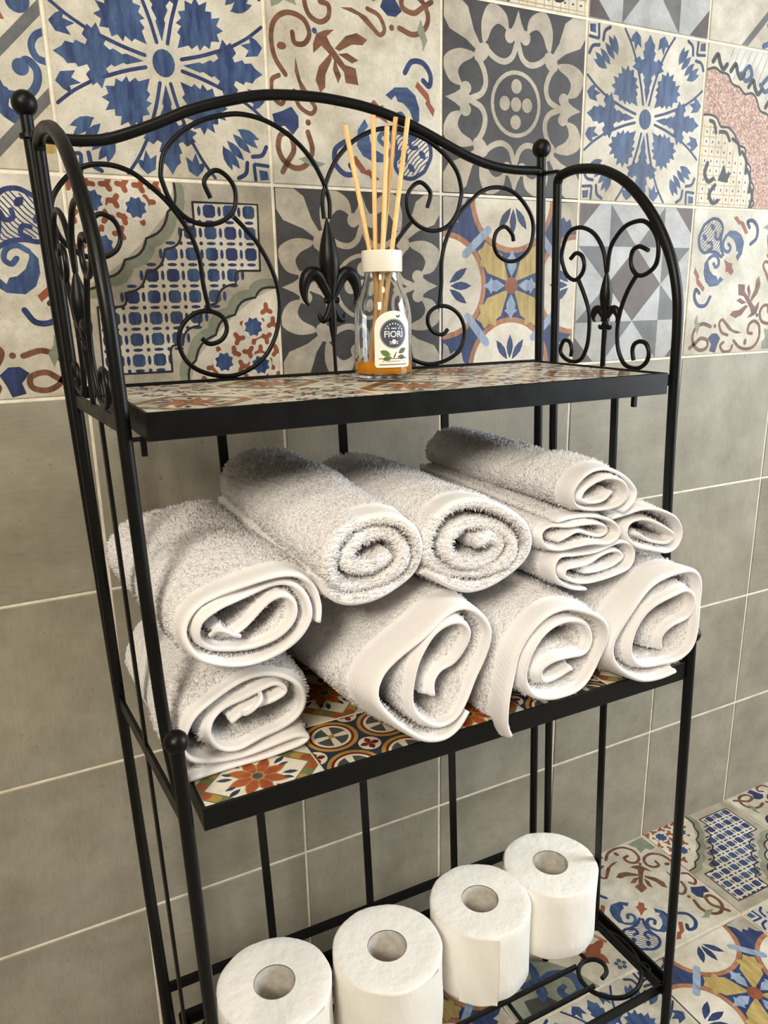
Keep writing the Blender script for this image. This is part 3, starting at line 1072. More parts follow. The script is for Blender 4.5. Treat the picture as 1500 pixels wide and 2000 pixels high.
# side panels
ARC_YZ = [(-127, 0.198), (-132, 0.204), (-151, 0.2069), (-173, 0.2051), (-195, 0.2003), (-219, 0.1895), (-239, 0.1748), (-259, 0.1546), (-275, 0.1319), (-286, 0.1099), (-293, 0.084), (-295, 0.057), (-295, 0.03), (-295, -0.05), (-296, -0.13), (-300, -0.19), (-312, -0.225), (-331, -0.252)]
SS_A = [(-150, 123), (-158, 128), (-167, 125), (-171, 116), (-167, 107), (-157, 102), (-145, 107), (-138, 118), (-136, 129), (-142, 144), (-151, 151), (-165, 152), (-180, 147), (-191, 138), (-199, 125), (-203, 108)]
SS_B = [(-162, 103), (-171, 89), (-179, 73), (-181, 58), (-179, 39), (-172, 25), (-162, 20), (-148, 21), (-138, 27), (-138, 35), (-143, 41), (-151, 40), (-155, 33), (-154, 25)]
SS_A2 = [(-256, 125), (-245, 129), (-237, 126), (-235, 118), (-237, 110), (-244, 104), (-253, 104), (-264, 110), (-268, 119), (-267, 132), (-260, 143), (-250, 150), (-239, 151), (-226, 148), (-215, 140), (-207, 129), (-204, 108)]
SS_B2 = [(-243, 104), (-233, 91), (-225, 75), (-221, 58), (-222, 39), (-228, 26), (-236, 20), (-250, 19), (-260, 25), (-263, 34), (-259, 42), (-251, 44), (-244, 41), (-242, 35), (-244, 26)]
for side in ('R', 'L'):
    fx = (lambda y, z: xsr(z)) if side == 'R' else (lambda y, z: xsl(z, y))
    sgn = 1 if side == 'R' else -1
    rpart(MB().tube([(fx(a_, z), a_, z) for a_, z in catmull([(a_ / 1000, z) for a_, z in ARC_YZ], n=5)], 0.0047), 'side_arch')
    rpart(MB().tube([(fx(YS, z), YS, z) for z in (0.200, 0.0, -0.3, -0.6, ZF)], 0.0045), 'side_post')
    rpart(MB().tube([(fx(YS, 0.206), YB, 0.2095), (fx(YS, 0.206), YS - 0.004, 0.2085)], 1, flat=(0.0015, 0.004), up=(0, 0, 1)), 'hinge_strap', smooth=False)
    rpart(MB().tube([(fx(YS, -.33), YB, -.332), (fx(YS, -.33), YS - 0.004, -.332)], 1, flat=(0.010, 0.0018), up=(0, 0, 1)), 'hinge_strap', smooth=False)
    for S_ in (SS_A, SS_B, SS_A2, SS_B2):
        rpart(MB().tube([(fx(a_, z), a_, z) for a_, z in catmull([(a_ / 1000, b_ / 1000) for a_, b_ in S_], n=5)], 0.0021, 10), 'side_scroll')
    fl = fleur(lambda x, z, o_: Vector((fx(-0.2035 + x, 0.018 + (z - 0.018) * 0.66), -0.2035 + x, 0.018 + (z - 0.018) * 0.66)), 0.62, 'side_fleur', 0)
    rpart(MB().tube([(fx(-0.2035, 0.11), -0.2035, 0.11), (fx(-0.201, 0.014), -0.201, 0.014)], 0.0019, 10), 'side_rod')
    # rails and upright bar below
    rpart(MB().tube([(fx(YS, .011), YS, .011), (fx(YF, .011), YF, .011)], 1, flat=(0.005, 0.0015), up=(0, 0, 1)), 'side_rail', smooth=False)
    rpart(MB().tube([(fx(YS, -.262), YS, -.262), (fx(YL, -.262), YL, -.262)], 1, flat=(0.006, 0.0015), up=(0, 0, 1)), 'side_rail', smooth=False)
    rpart(MB().tube([(fx(YS, -.655), YS, -.655), (fx(YL, -.655), YL, -.655)], 1, flat=(0.006, 0.0015), up=(0, 0, 1)), 'side_rail', smooth=False)
    rpart(MB().tube([(fx(-.221, z), -.221, z) for z in (.008, -.65)], 1, flat=(0.0042, 0.0013), up=(0, 1, 0)), 'side_bar', smooth=False)
    # front leg with its ball
    fz = (lambda z: 0.4655 - 0.036 * z) if side == 'R' else (lambda z: -0.0112 - 0.0245 * z)
    zt_ = -0.1945 if side == 'L' else -0.2225
    leg = rpart(MB().tube([(fz(z), YL, z) for z in (zt_ - .005, -0.4, -0.6, ZF)], 0.0049), 'front_leg')
    ball((fz(zt_), YL, zt_), leg, 0.80)


# tiled shelves
def shelf(name, x0, x1, y0, y1, zt, hh, tile, joint0, yjoint, seq):
    """angle-iron tray: rim plates, floor sheet, tiles set flush"""
    fr = MB()
    t = 0.0022
    z0 = zt - hh
    fr.box((x0, y0, z0), (x1, y0 + t, zt), 0.0005).box((x0, y1 - t, z0), (x1, y1, zt), 0.0005)
    fr.box((x0, y0 + t, z0), (x0 + t, y1 - t, zt), 0.0005).box((x1 - t, y0 + t, z0), (x1, y1 - t, zt), 0.0005)
    fr.box((x0 + t, y0 + t, z0), (x1 - t, y1 - t, z0 + 0.0016))
    tray = rpart(fr, name, smooth=False)
    bed = rpart(MB().box((x0 + t, y0 + t, z0 + 0.0016), (x1 - t, y1 - t, zt - 0.0020)), 'mortar_bed', 'grout', parent=tray, smooth=False)
    gx0, gx1, gy0, gy1 = x0 + t + .0004, x1 - t - .0004, y0 + t + .0004, y1 - t - .0004
    g = 0.0012
    c0 = math.floor((gx0 - joint0) / tile)
    c1 = math.ceil((gx1 - joint0) / tile)
    r0 = math.floor((gy0 - yjoint) / tile)
    r1 = math.ceil((gy1 - yjoint) / tile)
    for ci in range(c0, c1):
        for ri in range(r0, r1):
            tx0, tx1 = joint0 + ci * tile, joint0 + (ci + 1) * tile
            ty0, ty1 = yjoint + ri * tile, yjoint + (ri + 1) * tile
            ax0, ax1, ay0, ay1 = max(tx0 + g / 2, gx0), min(tx1 - g / 2, gx1), max(ty0 + g / 2, gy0), min(ty1 - g / 2, gy1)
            if ax1 - ax0 < 0.006 or ay1 - ay0 < 0.006:
                continue
            cx, cy = (tx0 + tx1) / 2, (ty0 + ty1) / 2
            h = tile / 2
            win = ((ax0 - cx) / h, (ax1 - cx) / h, (ay0 - cy) / h, (ay1 - cy) / h)
            me = tile_mesh('shelf_tile_mesh', seq[(ci - c0 + ri - r0) % len(seq)], tile, 0.004, win, bev=0.0004, step=6e-7)
            o = link('shelf_tile', me)
            o.parent = tray
            o.location = (cx, cy, zt - 0.0012)
    # support hooks under the tray
    return tray


shelf('top_shelf', -0.0008, 0.4468, -0.3065, -0.121, 0.0200, 0.0185, 0.0895, 0.0825, -0.3045, ['daisy', 'scribble'])
shelf('middle_shelf', 0.0068, 0.4685, -0.3355, -0.121, -0.2500, 0.0185, 0.0920, 0.0988, -0.2690, ['daisy', 'medal'])
for hx, hy in ((0.0005, -0.283), (0.432, -0.283), (0.0005, -0.15), (0.432, -0.15)):
    rpart(MB().box((hx - .0018, hy - .002, -0.0115), (hx + .0018, hy + .002, 0.0016), .0004), 'shelf_hook', smooth=False)
    rpart(MB().tube([(hx, hy, 0.0), (hx + (.036 if hx > .2 else -.014), hy, 0.0)], 0.0016, 8), 'hook_pin')

# wire shelf at the bottom
ZW = -0.650
bs = MB()
x0, x1, y0, y1 = 0.008, 0.503, -0.326, -0.112
bs.tube([(x0, y0, ZW - .005), (x1, y0, ZW - .005)], 1, flat=(0.006, 0.0015), up=(0, 0, 1))
bs.tube([(x0, y1, ZW - .005), (x1, y1, ZW - .005)], 1, flat=(0.006, 0.0015), up=(0, 0, 1))
bs.tube([(x0, y0, ZW - .005), (x0, y1, ZW - .005)], 1, flat=(0.006, 0.0015), up=(0, 0, 1))
bs.tube([(x1, y0, ZW - .005), (x1, y1, ZW - .005)], 1, flat=(0.006, 0.0015), up=(0, 0, 1))
for xa, xb in ((x0, x0 + .009), (x1 - .009, x1)):
    bs.box((xa, y0, ZW - .0115), (xb, y1, ZW - .0098))
bs.box((x0, y1 - .008, ZW - .0115), (x1, y1, ZW - .0098))
wire = rpart(bs, 'wire_shelf', smooth=False)
for yy in (-0.262, -0.2915, -0.18, -0.145):
    rpart(MB().tube([(0.09 if yy < -.2 else x0, yy, ZW - .0025), (0.424 if yy < -.2 else x1, yy, ZW - .0025)], 0.0029, 8), 'shelf_rod', parent=wire)
for xx in (0.33, 0.18):
    rpart(MB().tube([(xx, y0, ZW - .007), (xx, y1, ZW - .007)], 0.0022, 8), 'cross_rod', parent=wire)
SCR = [(436, -226), (446, -254), (454, -270), (452, -282), (439, -288)]
BIG = [(439, -288), (449, -284), (454, -274), (449, -264), (436, -261), (424, -266), (417, -278), (417, -294), (427, -309), (445, -318), (467, -315), (485, -301), (497, -275), (496, -250), (484, -231), (466, -224)]
for sg in (1, -1):
    for S_ in (BIG, [(x, -.438 * 1000 - y) for x, y in BIG]):
        pts = [((x / 1000 if sg > 0 else 0.511 - x / 1000), y / 1000, ZW - .0025) for x, y in S_]
        rpart(MB().tube(catmull(pts, n=5), 0.0026, 8), 'wire_scroll', parent=wire)
rpart(MB().tube([(0.436, -0.226, ZW - .0025), (0.442, -0.262, ZW - .0025)], 0.0022, 8), 'wire_link', parent=wire)
ring = [(0.4925 + 0.0062 * math.cos(t * math.pi / 8), -0.298 + 0.0062 * math.sin(t * math.pi / 8), ZW - .004) for t in range(16)]
rpart(MB().tube(ring, 0.0019, 8, closed=True), 'screw_eye', parent=wire)


# ------------------------------------------------------------------ towels
def fnoise(a_, b_, seed):
    r = np.random.RandomState(seed)
    out = np.zeros_like(a_)
    for k in range(7):
        fa, fb, ph = r.uniform(20, 95), r.uniform(10, 60), r.uniform(0, 6.28)
        out += np.sin(a_ * fa + b_ * fb * r.choice([-1, 1]) + ph) / 7 ** .5
    return out


def towel(name, label, pts, yf, yb, thick, hem=0.026, back=(0, 0, 1, 1), terry_edge=False, seed=0, wob=0.0012, dents=(), group='rolled white towels on the middle shelf', loop=None, rip=0.0, pile=1.0, fill=0.8, bulge=0.03, zmin=None, first=0.46):
    """one cloth strip rolled up: centre line traced as a spiral in XZ, swept along Y"""
    rs = np.random.RandomState(seed)
    C_ = np.array(catmull([(a_ / 1000, b_ / 1000) for a_, b_ in pts], step=0.0026))
    # smooth the tight corners of the traced line
    for _ in range(2):
        C_[1:-1] = C_[1:-1] * .5 + (C_[:-2] + C_[2:]) * .25
    n = len(C_)
    T_ = np.gradient(C_, axis=0)
    T_ /= np.linalg.norm(T_, axis=1)[:, None] + 1e-9
    N_ = np.stack([-T_[:, 1], T_[:, 0]], 1)
    cen = (C_.max(0) + C_.min(0)) / 2
    k0 = n // 4
    if np.mean(np.sum(N_[:k0] * (C_[:k0] - cen), 1)) < 0:
        N_ = -N_                                   # N_ points outward on the first turn
    arc = np.concatenate([[0], np.cumsum(np.linalg.norm(np.diff(C_, axis=0), axis=1))])
    # loop: outer side forward, inner side back
    side = np.concatenate([np.ones(n), -np.ones(n)])
    idx = np.concatenate([np.arange(n), np.arange(n)[::-1]])
    L = 2 * n
    ys = [0.0, 0.0009, 0.0026]
    y_ = 0.0026
    ln = yf and abs(yb - yf)
    while y_ < ln - 0.006:
        y_ += 0.0028
        ys.append(y_)
    ys += [ys[-1] + 0.0022, ys[-1] + 0.0032]
    m_ = len(ys)
    prof = np.ones(m_)
    prof[:3] = (.25, .75, 1.0)
    prof[-2:] = (.7, .2)
    V = np.zeros((m_, L, 3))
    hz = int(round(hem / 0.0028)) + 2 if hem else 0
    for j in range(m_):
        t = ys[j] / ln
        h = thick / 2 * prof[j]
        hemmask = 1.0 if j < hz else 0.0
        base = C_[idx]
        nn = N_[idx] * side[:, None]
        a_ = arc[idx]
        terry = rs.uniform(-0.4, 0.62, L) * 0.00125
        if terry_edge:
            tz = terry * (1.25 if j < 4 else 1.0)
            outer_first = (side > 0) & (idx < n * .42)
            tz = np.where(outer_first & (j < hz), tz * .12, tz)
            hh_ = np.where(outer_first & (j < hz), h * .8, h)
        else:
            msk = np.where((side > 0) & (idx < n * first), hemmask, 1.0 if j < min(hz, 4) else 0.0)
            tz = terry * (1 - .9 * msk)
            hh_ = h * (1 - .26 * msk) * np.where((side < 0) & (msk < .5), 1 + fill * min(1.0, max(0, j - 3) / 4), 1.0)
        wv = fnoise(a_, np.full(L, ys[j]), seed) * wob
        q = base + nn * (hh_ + tz)[:, None] + N_[idx] * wv[:, None]
        # rippled front edge of the cloth
        yy = ys[j] + (fnoise(a_ * .9, np.zeros(L), seed + 5) * 0.0030 + np.sin(a_ * 150 + seed) * rip) * max(0, 1 - t * 3)
        bg = 1 + bulge * (1 - math.exp(-t / 0.10))
        sx, sz = (1 + (back[2] - 1) * t) * bg, (1 + (back[3] - 1) * t) * bg
        # ends bulge in less than the middle
        q = cen + (q - cen) * np.array([sx, sz]) + np.array([back[0], back[1]]) * t
        for (t0, wd, dx, dz, top) in dents:
            g_ = math.exp(-((t - t0) / wd) ** 2)
            w_ = np.clip((q[:, 1] - cen[1]) / 0.03, 0, 1) if top else 1.0
            q[:, 1] += dz * g_ * w_
            q[:, 0] += dx * g_
        if zmin is not None:
            q[:, 1] = np.where(q[:, 1] < zmin + .003, zmin + .003 + (q[:, 1] - zmin - .003) * .15, q[:, 1]) if j > 6 else np.maximum(q[:, 1], zmin if t < 0 else q[:, 1])
        V[j, :, 0] = q[:, 0]
        V[j, :, 1] = yf + yy
        V[j, :, 2] = q[:, 1]
    cz = float(V[:, :, 2].min())
    root = empty(name, (float(cen[0]), yf + ln / 2, cz), label, 'towel', group)
    org = np.array([cen[0], yf + ln / 2, cz])
    verts = (V.reshape(-1, 3) - org)
    hf, tf = [], []
    hz_in = min(hz, 4)
    for j in range(m_ - 1):
        for i in range(L):
            i2 = (i + 1) % L
            q = (j * L + i, (j + 1) * L + i, (j + 1) * L + i2, j * L + i2)
            if terry_edge:
                is_hem = j < hz and side[i] > 0 and idx[i] < n * .42
            else:
                is_hem = j < (hz if side[i] > 0 and idx[i] < n * first else hz_in)
            (hf if is_hem else tf).append(q)
    cap0 = [(i, i + 1, L - 2 - i, L - 1 - i) for i in range(n - 1)]
    o_ = (m_ - 1) * L
    cap1 = [(o_ + L - 1 - i, o_ + L - 2 - i, o_ + i + 1, o_ + i) for i in range(n - 1)]
    (tf if terry_edge else hf).extend(cap0)
    tf.extend(cap1)
    for nm, fs, mt in (('terry_cloth', tf, 'terry'), ('woven_hem', hf, 'hem')):
        if not fs:
            continue
        used = np.unique(np.array([k for f in fs for k in f]))
        mp_ = np.full(len(verts), -1)
        mp_[used] = np.arange(len(used))
        link(nm, mesh(nm, verts[used], [tuple(int(mp_[k]) for k in f) for f in fs], mt, smooth=True), root)
    # terry loops: small nubs standing on the looped side of the cloth
    ta = np.array(tf[:-(n - 1)] if not terry_edge else tf)
    ta = ta[rs.rand(len(ta)) < 0.999]
    A_, B_, D_ = verts[ta[:, 0]], verts[ta[:, 1]], verts[ta[:, 3]]
    nrm = np.cross(D_ - A_, B_ - A_)
    area = np.linalg.norm(nrm, axis=1)
    nrm = nrm / (area[:, None] + 1e-12)
    ow = (N_[idx] * side[:, None])[ta[:, 0] % L]
    nrm *= np.sign(nrm[:, 0] * ow[:, 0] + nrm[:, 2] * ow[:, 1] + 1e-9)[:, None]
    want = 27000 if name == 'rolled_towel' else 14000
    li, ji = ta[:, 0] % L, ta[:, 0] // L
    area = np.where(((side[li] < 0) | (idx[li] > n * .62)) & (ji > 22), 0.0, area)   # none deep inside the roll
    pick = rs.choice(len(ta), want, p=area / area.sum())
    u_, w_ = rs.rand(want, 1), rs.rand(want, 1)
    P_ = A_[pick] + (B_ - A_)[pick] * u_ + (D_ - A_)[pick] * w_
    N2 = nrm[pick]
    e1 = (B_ - A_)[pick]; e1 /= np.linalg.norm(e1, axis=1)[:, None] + 1e-12
    e2 = np.cross(N2, e1)
    rot = rs.rand(want, 1) * 6.28
    f1 = e1 * np.cos(rot) + e2 * np.sin(rot)
    f2 = e2 * np.cos(rot) - e1 * np.sin(rot)
    r1, r2 = rs.uniform(.0005, .0010, (want, 1)), rs.uniform(.0003, .0006, (want, 1))
    hgt = rs.uniform(.0006, .0022, (want, 1)) * pile * np.where(side[ta[pick, 0] % L] < 0, 1.5, 1.0)[:, None]
    lean_ = (f1 * rs.uniform(-1, 1, (want, 1)) + f2 * rs.uniform(-1, 1, (want, 1))) * .0009
    tip = P_ + N2 * hgt + lean_
    Q = np.stack([P_ + f1 * r1 - N2 * .0003, P_ + f2 * r2 - N2 * .0003, P_ - f1 * r1 - N2 * .0003, P_ - f2 * r2 - N2 * .0003,
                  tip + f1 * r1 * .55, tip - f1 * r1 * .55], 1).reshape(-1, 3)
    bi = np.arange(want)[:, None] * 6
    F_ = np.concatenate([bi + np.array([[0, 1, 4]]), bi + np.array([[1, 5, 4]]), bi + np.array([[1, 2, 5]]), bi + np.array([[2, 3, 5]]), bi + np.array([[3, 4, 5]]), bi + np.array([[3, 0, 4]])])
    pm = bpy.data.meshes.new('terry_loops')
    pm.vertices.add(len(Q)); pm.vertices.foreach_set('co', Q.astype(np.float32).ravel())
    pm.loops.add(F_.size); pm.loops.foreach_set('vertex_index', F_.astype(np.int32).ravel())
    pm.polygons.add(len(F_)); pm.polygons.foreach_set('loop_start', np.arange(0, F_.size, 3, dtype=np.int32))
    pm.materials.append(MATS['pile'])
    pm.polygons.foreach_set('use_smooth', [True] * len(F_))
    pm.update(calc_edges=True)
    tag(link('terry_loops', pm, root), None, None, None, 'stuff')
    if loop:
        lp = MB().tube([np.array(p) - org for p in catmull(loop, n=6)], 0.0017, 10)
        link('hanging_loop', mesh('hanging_loop', lp.v, lp.f, 'hem', smooth=True), root)
    return root


TW = {
    'T1': [(5,-247),(21,-247.5),(42,-247.5),(66,-247.5),(84,-246),(95,-244),(100,-240),(92,-236),(67,-238),(42,-240),(21,-239),(9,-233),(4,-222),(8,-208),(16,-195),(35,-184),(59,-178),(78,-181),(91,-191),(96,-206),(92,-219),(79,-227),(61,-230),(43,-232),(30,-227),(23,-217),(26,-206),(36,-199),(52,-196),(65,-192),(76,-189),(83,-196),(72,-203),(53,-206),(40,-211)],
    'T2': [(220,-231),(209,-242),(196,-247),(180,-243),(162,-228),(146,-211),(138,-196),(144,-181),(161,-167),(181,-155),(199,-145),(216,-143),(231,-152),(239,-167),(234,-186),(223,-203),(214,-219),(205,-231),(191,-235),(178,-227),(169,-214),(167,-198),(170,-180),(177,-168),(188,-157),(201,-152),(212,-154),(218,-163),(215,-177),(208,-188),(197,-192),(190,-200),(189,-210)],
    'T3': [(260,-261),(253,-247),(250,-226),(253,-207),(259,-188),(272,-173),(290,-162),(311,-158),(331,-165),(347,-179),(353,-196),(349,-214),(340,-228),(326,-235),(308,-236),(294,-235),(279,-228),(269,-212),(270,-194),(279,-180),(294,-172),(314,-171),(332,-178),(338,-192),(331,-202),(313,-200),(296,-201),(285,-208),(290,-219),(305,-220),(318,-215)],
    'T4': [(444,-249),(425,-250),(404,-248),(385,-239),(370,-223),(366,-205),(374,-184),(388,-169),(411,-157),(437,-153),(459,-158),(470,-173),(471,-195),(466,-214),(458,-230),(441,-240),(415,-239),(396,-230),(388,-215),(393,-195),(406,-179),(427,-170),(447,-168),(460,-180),(456,-196),(438,-203),(428,-213),(429,-226)],
    'T5': [(98,-133),(101,-121),(98,-106),(87,-96),(71,-93),(49,-95),(30,-100),(16,-108),(8,-121),(10,-134),(18,-144),(34,-151),(53,-153),(73,-149),(87,-140),(94,-126),(91,-112),(83,-103),(72,-100),(58,-102),(44,-105),(30,-109),(18,-117),(17,-128),(24,-137),(38,-143),(53,-144),(69,-138),(80,-127),(82,-115),(75,-108),(65,-111),(56,-119),(46,-127),(35,-130),(30,-123)],
    'T6': [(104,-101),(108,-112),(121,-121),(141,-122),(160,-118),(175,-110),(181,-95),(175,-76),(160,-66),(143,-66),(124,-70),(111,-79),(107,-92),(113,-104),(128,-111),(146,-111),(161,-107),(169,-97),(167,-86),(157,-78),(143,-78),(130,-82),(121,-90),(126,-98),(138,-100),(150,-97),(158,-92)],
    'T7': [(188,-110),(210,-126),(231,-133),(254,-131),(273,-120),(280,-105),(272,-86),(252,-71),(230,-64),(208,-65),(193,-75),(187,-91),(194,-106),(211,-116),(231,-121),(250,-119),(264,-112),(267,-101),(258,-89),(241,-82),(223,-80),(207,-87),(205,-98),(216,-107),(235,-110),(250,-107),(255,-99),(244,-92),(229,-94)],
    'T8': [(379,-90),(391,-85),(397,-76),(388,-64),(373,-56),(356,-52),(341,-53),(330,-60),(326,-69),(331,-79),(347,-86),(364,-88),(377,-84),(381,-74),(373,-64),(359,-60.5),(346,-64),(338,-69),(335,-76),(346,-80),(360,-78),(368,-72)],
    'T9': [(312,-90),(332,-91),(356,-93),(372,-100),(376,-110),(364,-116),(347,-114),(331,-115),(315,-116),(303,-111),(299,-100),(307,-95),(323,-97),(339,-97),(356,-100),(366,-106),(360,-110),(346,-107),(334,-103),(322,-105),(312,-107)],
    'T10': [(375,-97),(389,-96),(406,-92),(424,-95),(444,-106),(456,-121),(453,-133),(440,-137),(421,-133),(402,-126),(393,-115),(396,-106),(411,-103),(428,-109),(444,-121),(440,-129),(422,-124),(406,-116)],
    'T11': [(344,-154),(327,-149),(313,-141),(309,-130),(316,-122),(333,-124),(353,-123),(371,-120),(388,-121),(399,-131),(395,-143),(377,-148),(357,-149),(336,-146),(321,-139),(321,-132),(333,-131),(348,-132),(365,-129),(381,-128),(388,-134),(377,-140),(359,-141),(343,-139)],
}
towel('rolled_towel', 'white towel roll on the tiles at the left end, with a flat flap under it', TW['T1'], -0.302, -0.128, 0.0058, 0.014, (-0.006, 0.001, 1.02, 1.0), seed=1, zmin=-.2495, first=0.62, loop=[(0.048, -0.299, -0.206), (0.050, -0.307, -0.203), (0.056, -0.310, -0.198), (0.061, -0.308, -0.194), (0.063, -0.300, -0.193)])
towel('rolled_towel', 'fat white towel roll second from the left in the bottom row, turned outwards', TW['T2'], -0.343, -0.128, 0.0062, 0.028, (-0.022, -0.002, 1.0, 0.98), seed=2, bulge=0.09, zmin=-.2495)
towel('rolled_towel', 'white towel roll third in the bottom row, corner hanging over the shelf edge', TW['T3'], -0.350, -0.128, 0.0066, 0.018, (-0.010, 0.0, 1.0, 0.97), seed=3, wob=0.0015, bulge=0.05, fill=1.1, zmin=-.2495)
towel('rolled_towel', 'white towel roll at the right end of the bottom row beside the leg', TW['T4'], -0.345, -0.128, 0.0066, 0.026, (-0.010, 0.0, 1.0, 0.97), seed=4, wob=0.0015, bulge=0.05, fill=1.1, zmin=-.2495)
towel('rolled_towel', 'flattened white towel roll with a hanging loop, lying on the leftmost roll', TW['T5'], -0.330, -0.128, 0.0056, 0.013, (-0.012, 0.002, 1.05, 1.08), seed=5, bulge=0.05, dents=((0.62, 0.10, 0, -0.005, True),), loop=[(0.024, -0.326, -0.128), (0.027, -0.334, -0.122), (0.031, -0.337, -0.122), (0.037, -0.335, -0.127), (0.043, -0.328, -0.132)])
towel('rolled_towel', 'plump white towel roll in the upper row, below and left of the bottle', TW['T6'], -0.332, -0.124, 0.0092, 0.018, (-0.012, 0.017, 0.98, 0.98), True, seed=6)
towel('rolled_towel', 'plump white towel roll in the upper row, left of the folded hand towels', TW['T7'], -0.332, -0.124, 0.0092, 0.018, (-0.006, 0.004, 0.95, 0.9), True, seed=7)
G2 = 'small white hand towels stacked at the right'
towel('hand_towel', 'small rolled hand towel lying on top of the right-hand stack', TW['T8'], -0.330, -0.124, 0.0044, 0.016, (-0.010, 0.002, 1.18, 1.12), fill=.4, seed=8, group=G2, dents=((0.42, 0.10, 0, -0.006, True), (0.68, 0.2, 0, 0.003, True)))
towel('hand_towel', 'small folded hand towel directly under the topmost one, at left', TW['T9'], -0.330, -0.126, 0.0042, 0.016, (-0.014, 0.012, 1.0, 1.0), fill=.2, seed=9, group=G2)
towel('hand_towel', 'small rolled hand towel sticking out at far right of the stack', TW['T10'], -0.330, -0.150, 0.0044, 0.016, (-0.008, 0.002, 0.95, 0.95), fill=.3, seed=10, group=G2)
towel('hand_towel', 'lowest small folded hand towel, resting on the bottom-row rolls', TW['T11'], -0.330, -0.135, 0.0042, 0.016, (-0.012, 0.004, 1.0, 1.0), fill=.2, seed=11, group=G2)


# ------------------------------------------------------------------ toilet paper
def paper_roll(label, x, y, r, h, seed, tail):
    root = empty('toilet_roll', (x, y, ZW), label, 'toilet paper', 'toilet paper rolls on the wire shelf')
    rs = random.Random(seed)
    n = 96
    ph = [rs.uniform(0, 6.28) for _ in range(4)]

    def R_(t, z):
        return r * (1 + 0.006 * math.sin(2 * t + ph[0]) + 0.004 * math.sin(3 * t + ph[1] + z * 20)) + 0.0003 * math.sin(9 * t + ph[2] + z * 60)
    rows = []
    vs = []
    ri = 0.0206
    rings = [(ri, h), ((ri + r) / 2, h - .0002), (r - .010, h), (r - .0018, h - .0001), (r - .0005, h - .0006), (r, h - .0018)] + [(r, h - .0018 - (h - .0055) * k / 6) for k in range(1, 6)] + [(r, .0035), (r - .0012, .0008), (r - .004, 0), (ri, 0)]
    for rr, z in rings:
        rows.append(len(vs))
        for j in range(n):
            t = 2 * math.pi * j / n
            q = R_(t, z) / r * rr if rr > r * .8 else rr
            zz = z + (rs.uniform(-.00025, .00025) if z > h - .003 and rr > ri * 1.2 else 0)
            vs.append((q * math.cos(t), q * math.sin(t), zz))
    fs = []
    for a_, b_ in zip(rows[:-1], rows[1:]):
        for j in range(n):
            fs.append((a_ + j, b_ + j, b_ + (j + 1) % n, a_ + (j + 1) % n))
    link('paper_roll', mesh('paper_roll', vs, fs, 'paper', smooth=True), root)
    core = MB()
    core.lathe([(ri, 0.0), (ri, h - .0006), (ri - .0010, h - .0006), (ri - .0010, 0.0), (ri, 0.0)], 48)
    cobj = core.build('cardboard_core', 'card', root)
    sp = [((ri - .0012) * math.cos(t), (ri - .0012) * math.sin(t), h * .2 + (t / 6.28) * h * .8) for t in [k * 6.28 / 40 for k in range(40)]]
    MB().tube(sp, 0.0002, 5).build('core_seam', 'label_slate', cobj)
    # loose outer sheet with a lifted free edge
    a0, span = tail
    vs, fs = [], []
    m_ = 22
    zs = [0.0005 + (h - 0.003) * k / 6 for k in range(7)]
    for i in range(m_):
        t = math.radians(a0 + span * i / (m_ - 1))
        lift = 0.0006 + 0.0032 * (i / (m_ - 1)) ** 6
        for k, z in enumerate(zs):
            q = R_(t, z) + lift + 0.0005 * math.sin(k * 1.3 + i * .4 + seed)
            vs.append((q * math.cos(t), q * math.sin(t), z))
    for i in range(m_ - 1):
        for k in range(6):
            fs.append((i * 7 + k, (i + 1) * 7 + k, (i + 1) * 7 + k + 1, i * 7 + k + 1))
    link('loose_sheet', mesh('loose_sheet', vs, fs, 'paper', smooth=True), root)
    return root


paper_roll('toilet paper roll at the left end, cut by the bottom of the picture', 0.0875, -0.2035, 0.0565, 0.0889, 1, (200, 110))
paper_roll('toilet paper roll second from the left on the wire shelf', 0.2060, -0.2165, 0.0575, 0.0889, 2, (210, 100))
paper_roll('toilet paper roll third from the left, with a vertical loose sheet edge', 0.3275, -0.2075, 0.0560, 0.0889, 3, (214, 42))
paper_roll('toilet paper roll at the right end, nearest the floor tiles in view', 0.4330, -0.1990, 0.0550, 0.0889, 4, (120, 70))

# ------------------------------------------------------------------ reed diffuser
ZT = 0.0189
bc = Vector((0.2232, -0.196, ZT))
dif = empty('reed_diffuser', bc, 'clear glass reed diffuser bottle with orange liquid and five reeds', 'diffuser')
gl = MB()
gl.lathe([(0, 0.0), (0.0205, 0.0), (0.0230, 0.0010), (0.0243, 0.0035), (0.0246, 0.008), (0.0246, 0.050), (0.0240, 0.058), (0.0222, 0.066), (0.0192, 0.074), (0.0165, 0.080), (0.0150, 0.085), (0.0146, 0.090),
          (0.0146, 0.1035), (0.0128, 0.1035), (0.0128, 0.090), (0.0134, 0.085), (0.0150, 0.0795), (0.0178, 0.073), (0.0207, 0.0655), (0.0224, 0.0575), (0.0230, 0.050), (0.0230, 0.010), (0.0222, 0.0065), (0.0195, 0.0050), (0, 0.0046)], 56)
gl.build('glass_bottle', 'glass', dif)
MB().lathe([(0, 0.00462), (0.0194, 0.00505), (0.02225, 0.0066), (0.02305, 0.0101), (0.02305, 0.0155), (0.0224, 0.0158), (0, 0.0158)], 56).build('amber_liquid', 'liquid', dif)
cp = MB().lathe([(0.0130, 0.1035), (0.0130, 0.0895), (0.0168, 0.0893), (0.0171, 0.0900), (0.0171, 0.1055), (0.0163, 0.1064), (0.0105, 0.1064), (0.0100, 0.1058), (0.0100, 0.1035), (0.0130, 0.1035)], 48).build('cap', 'cap_plastic', dif)
cp.data.set_sharp_from_angle(angle=0.6)
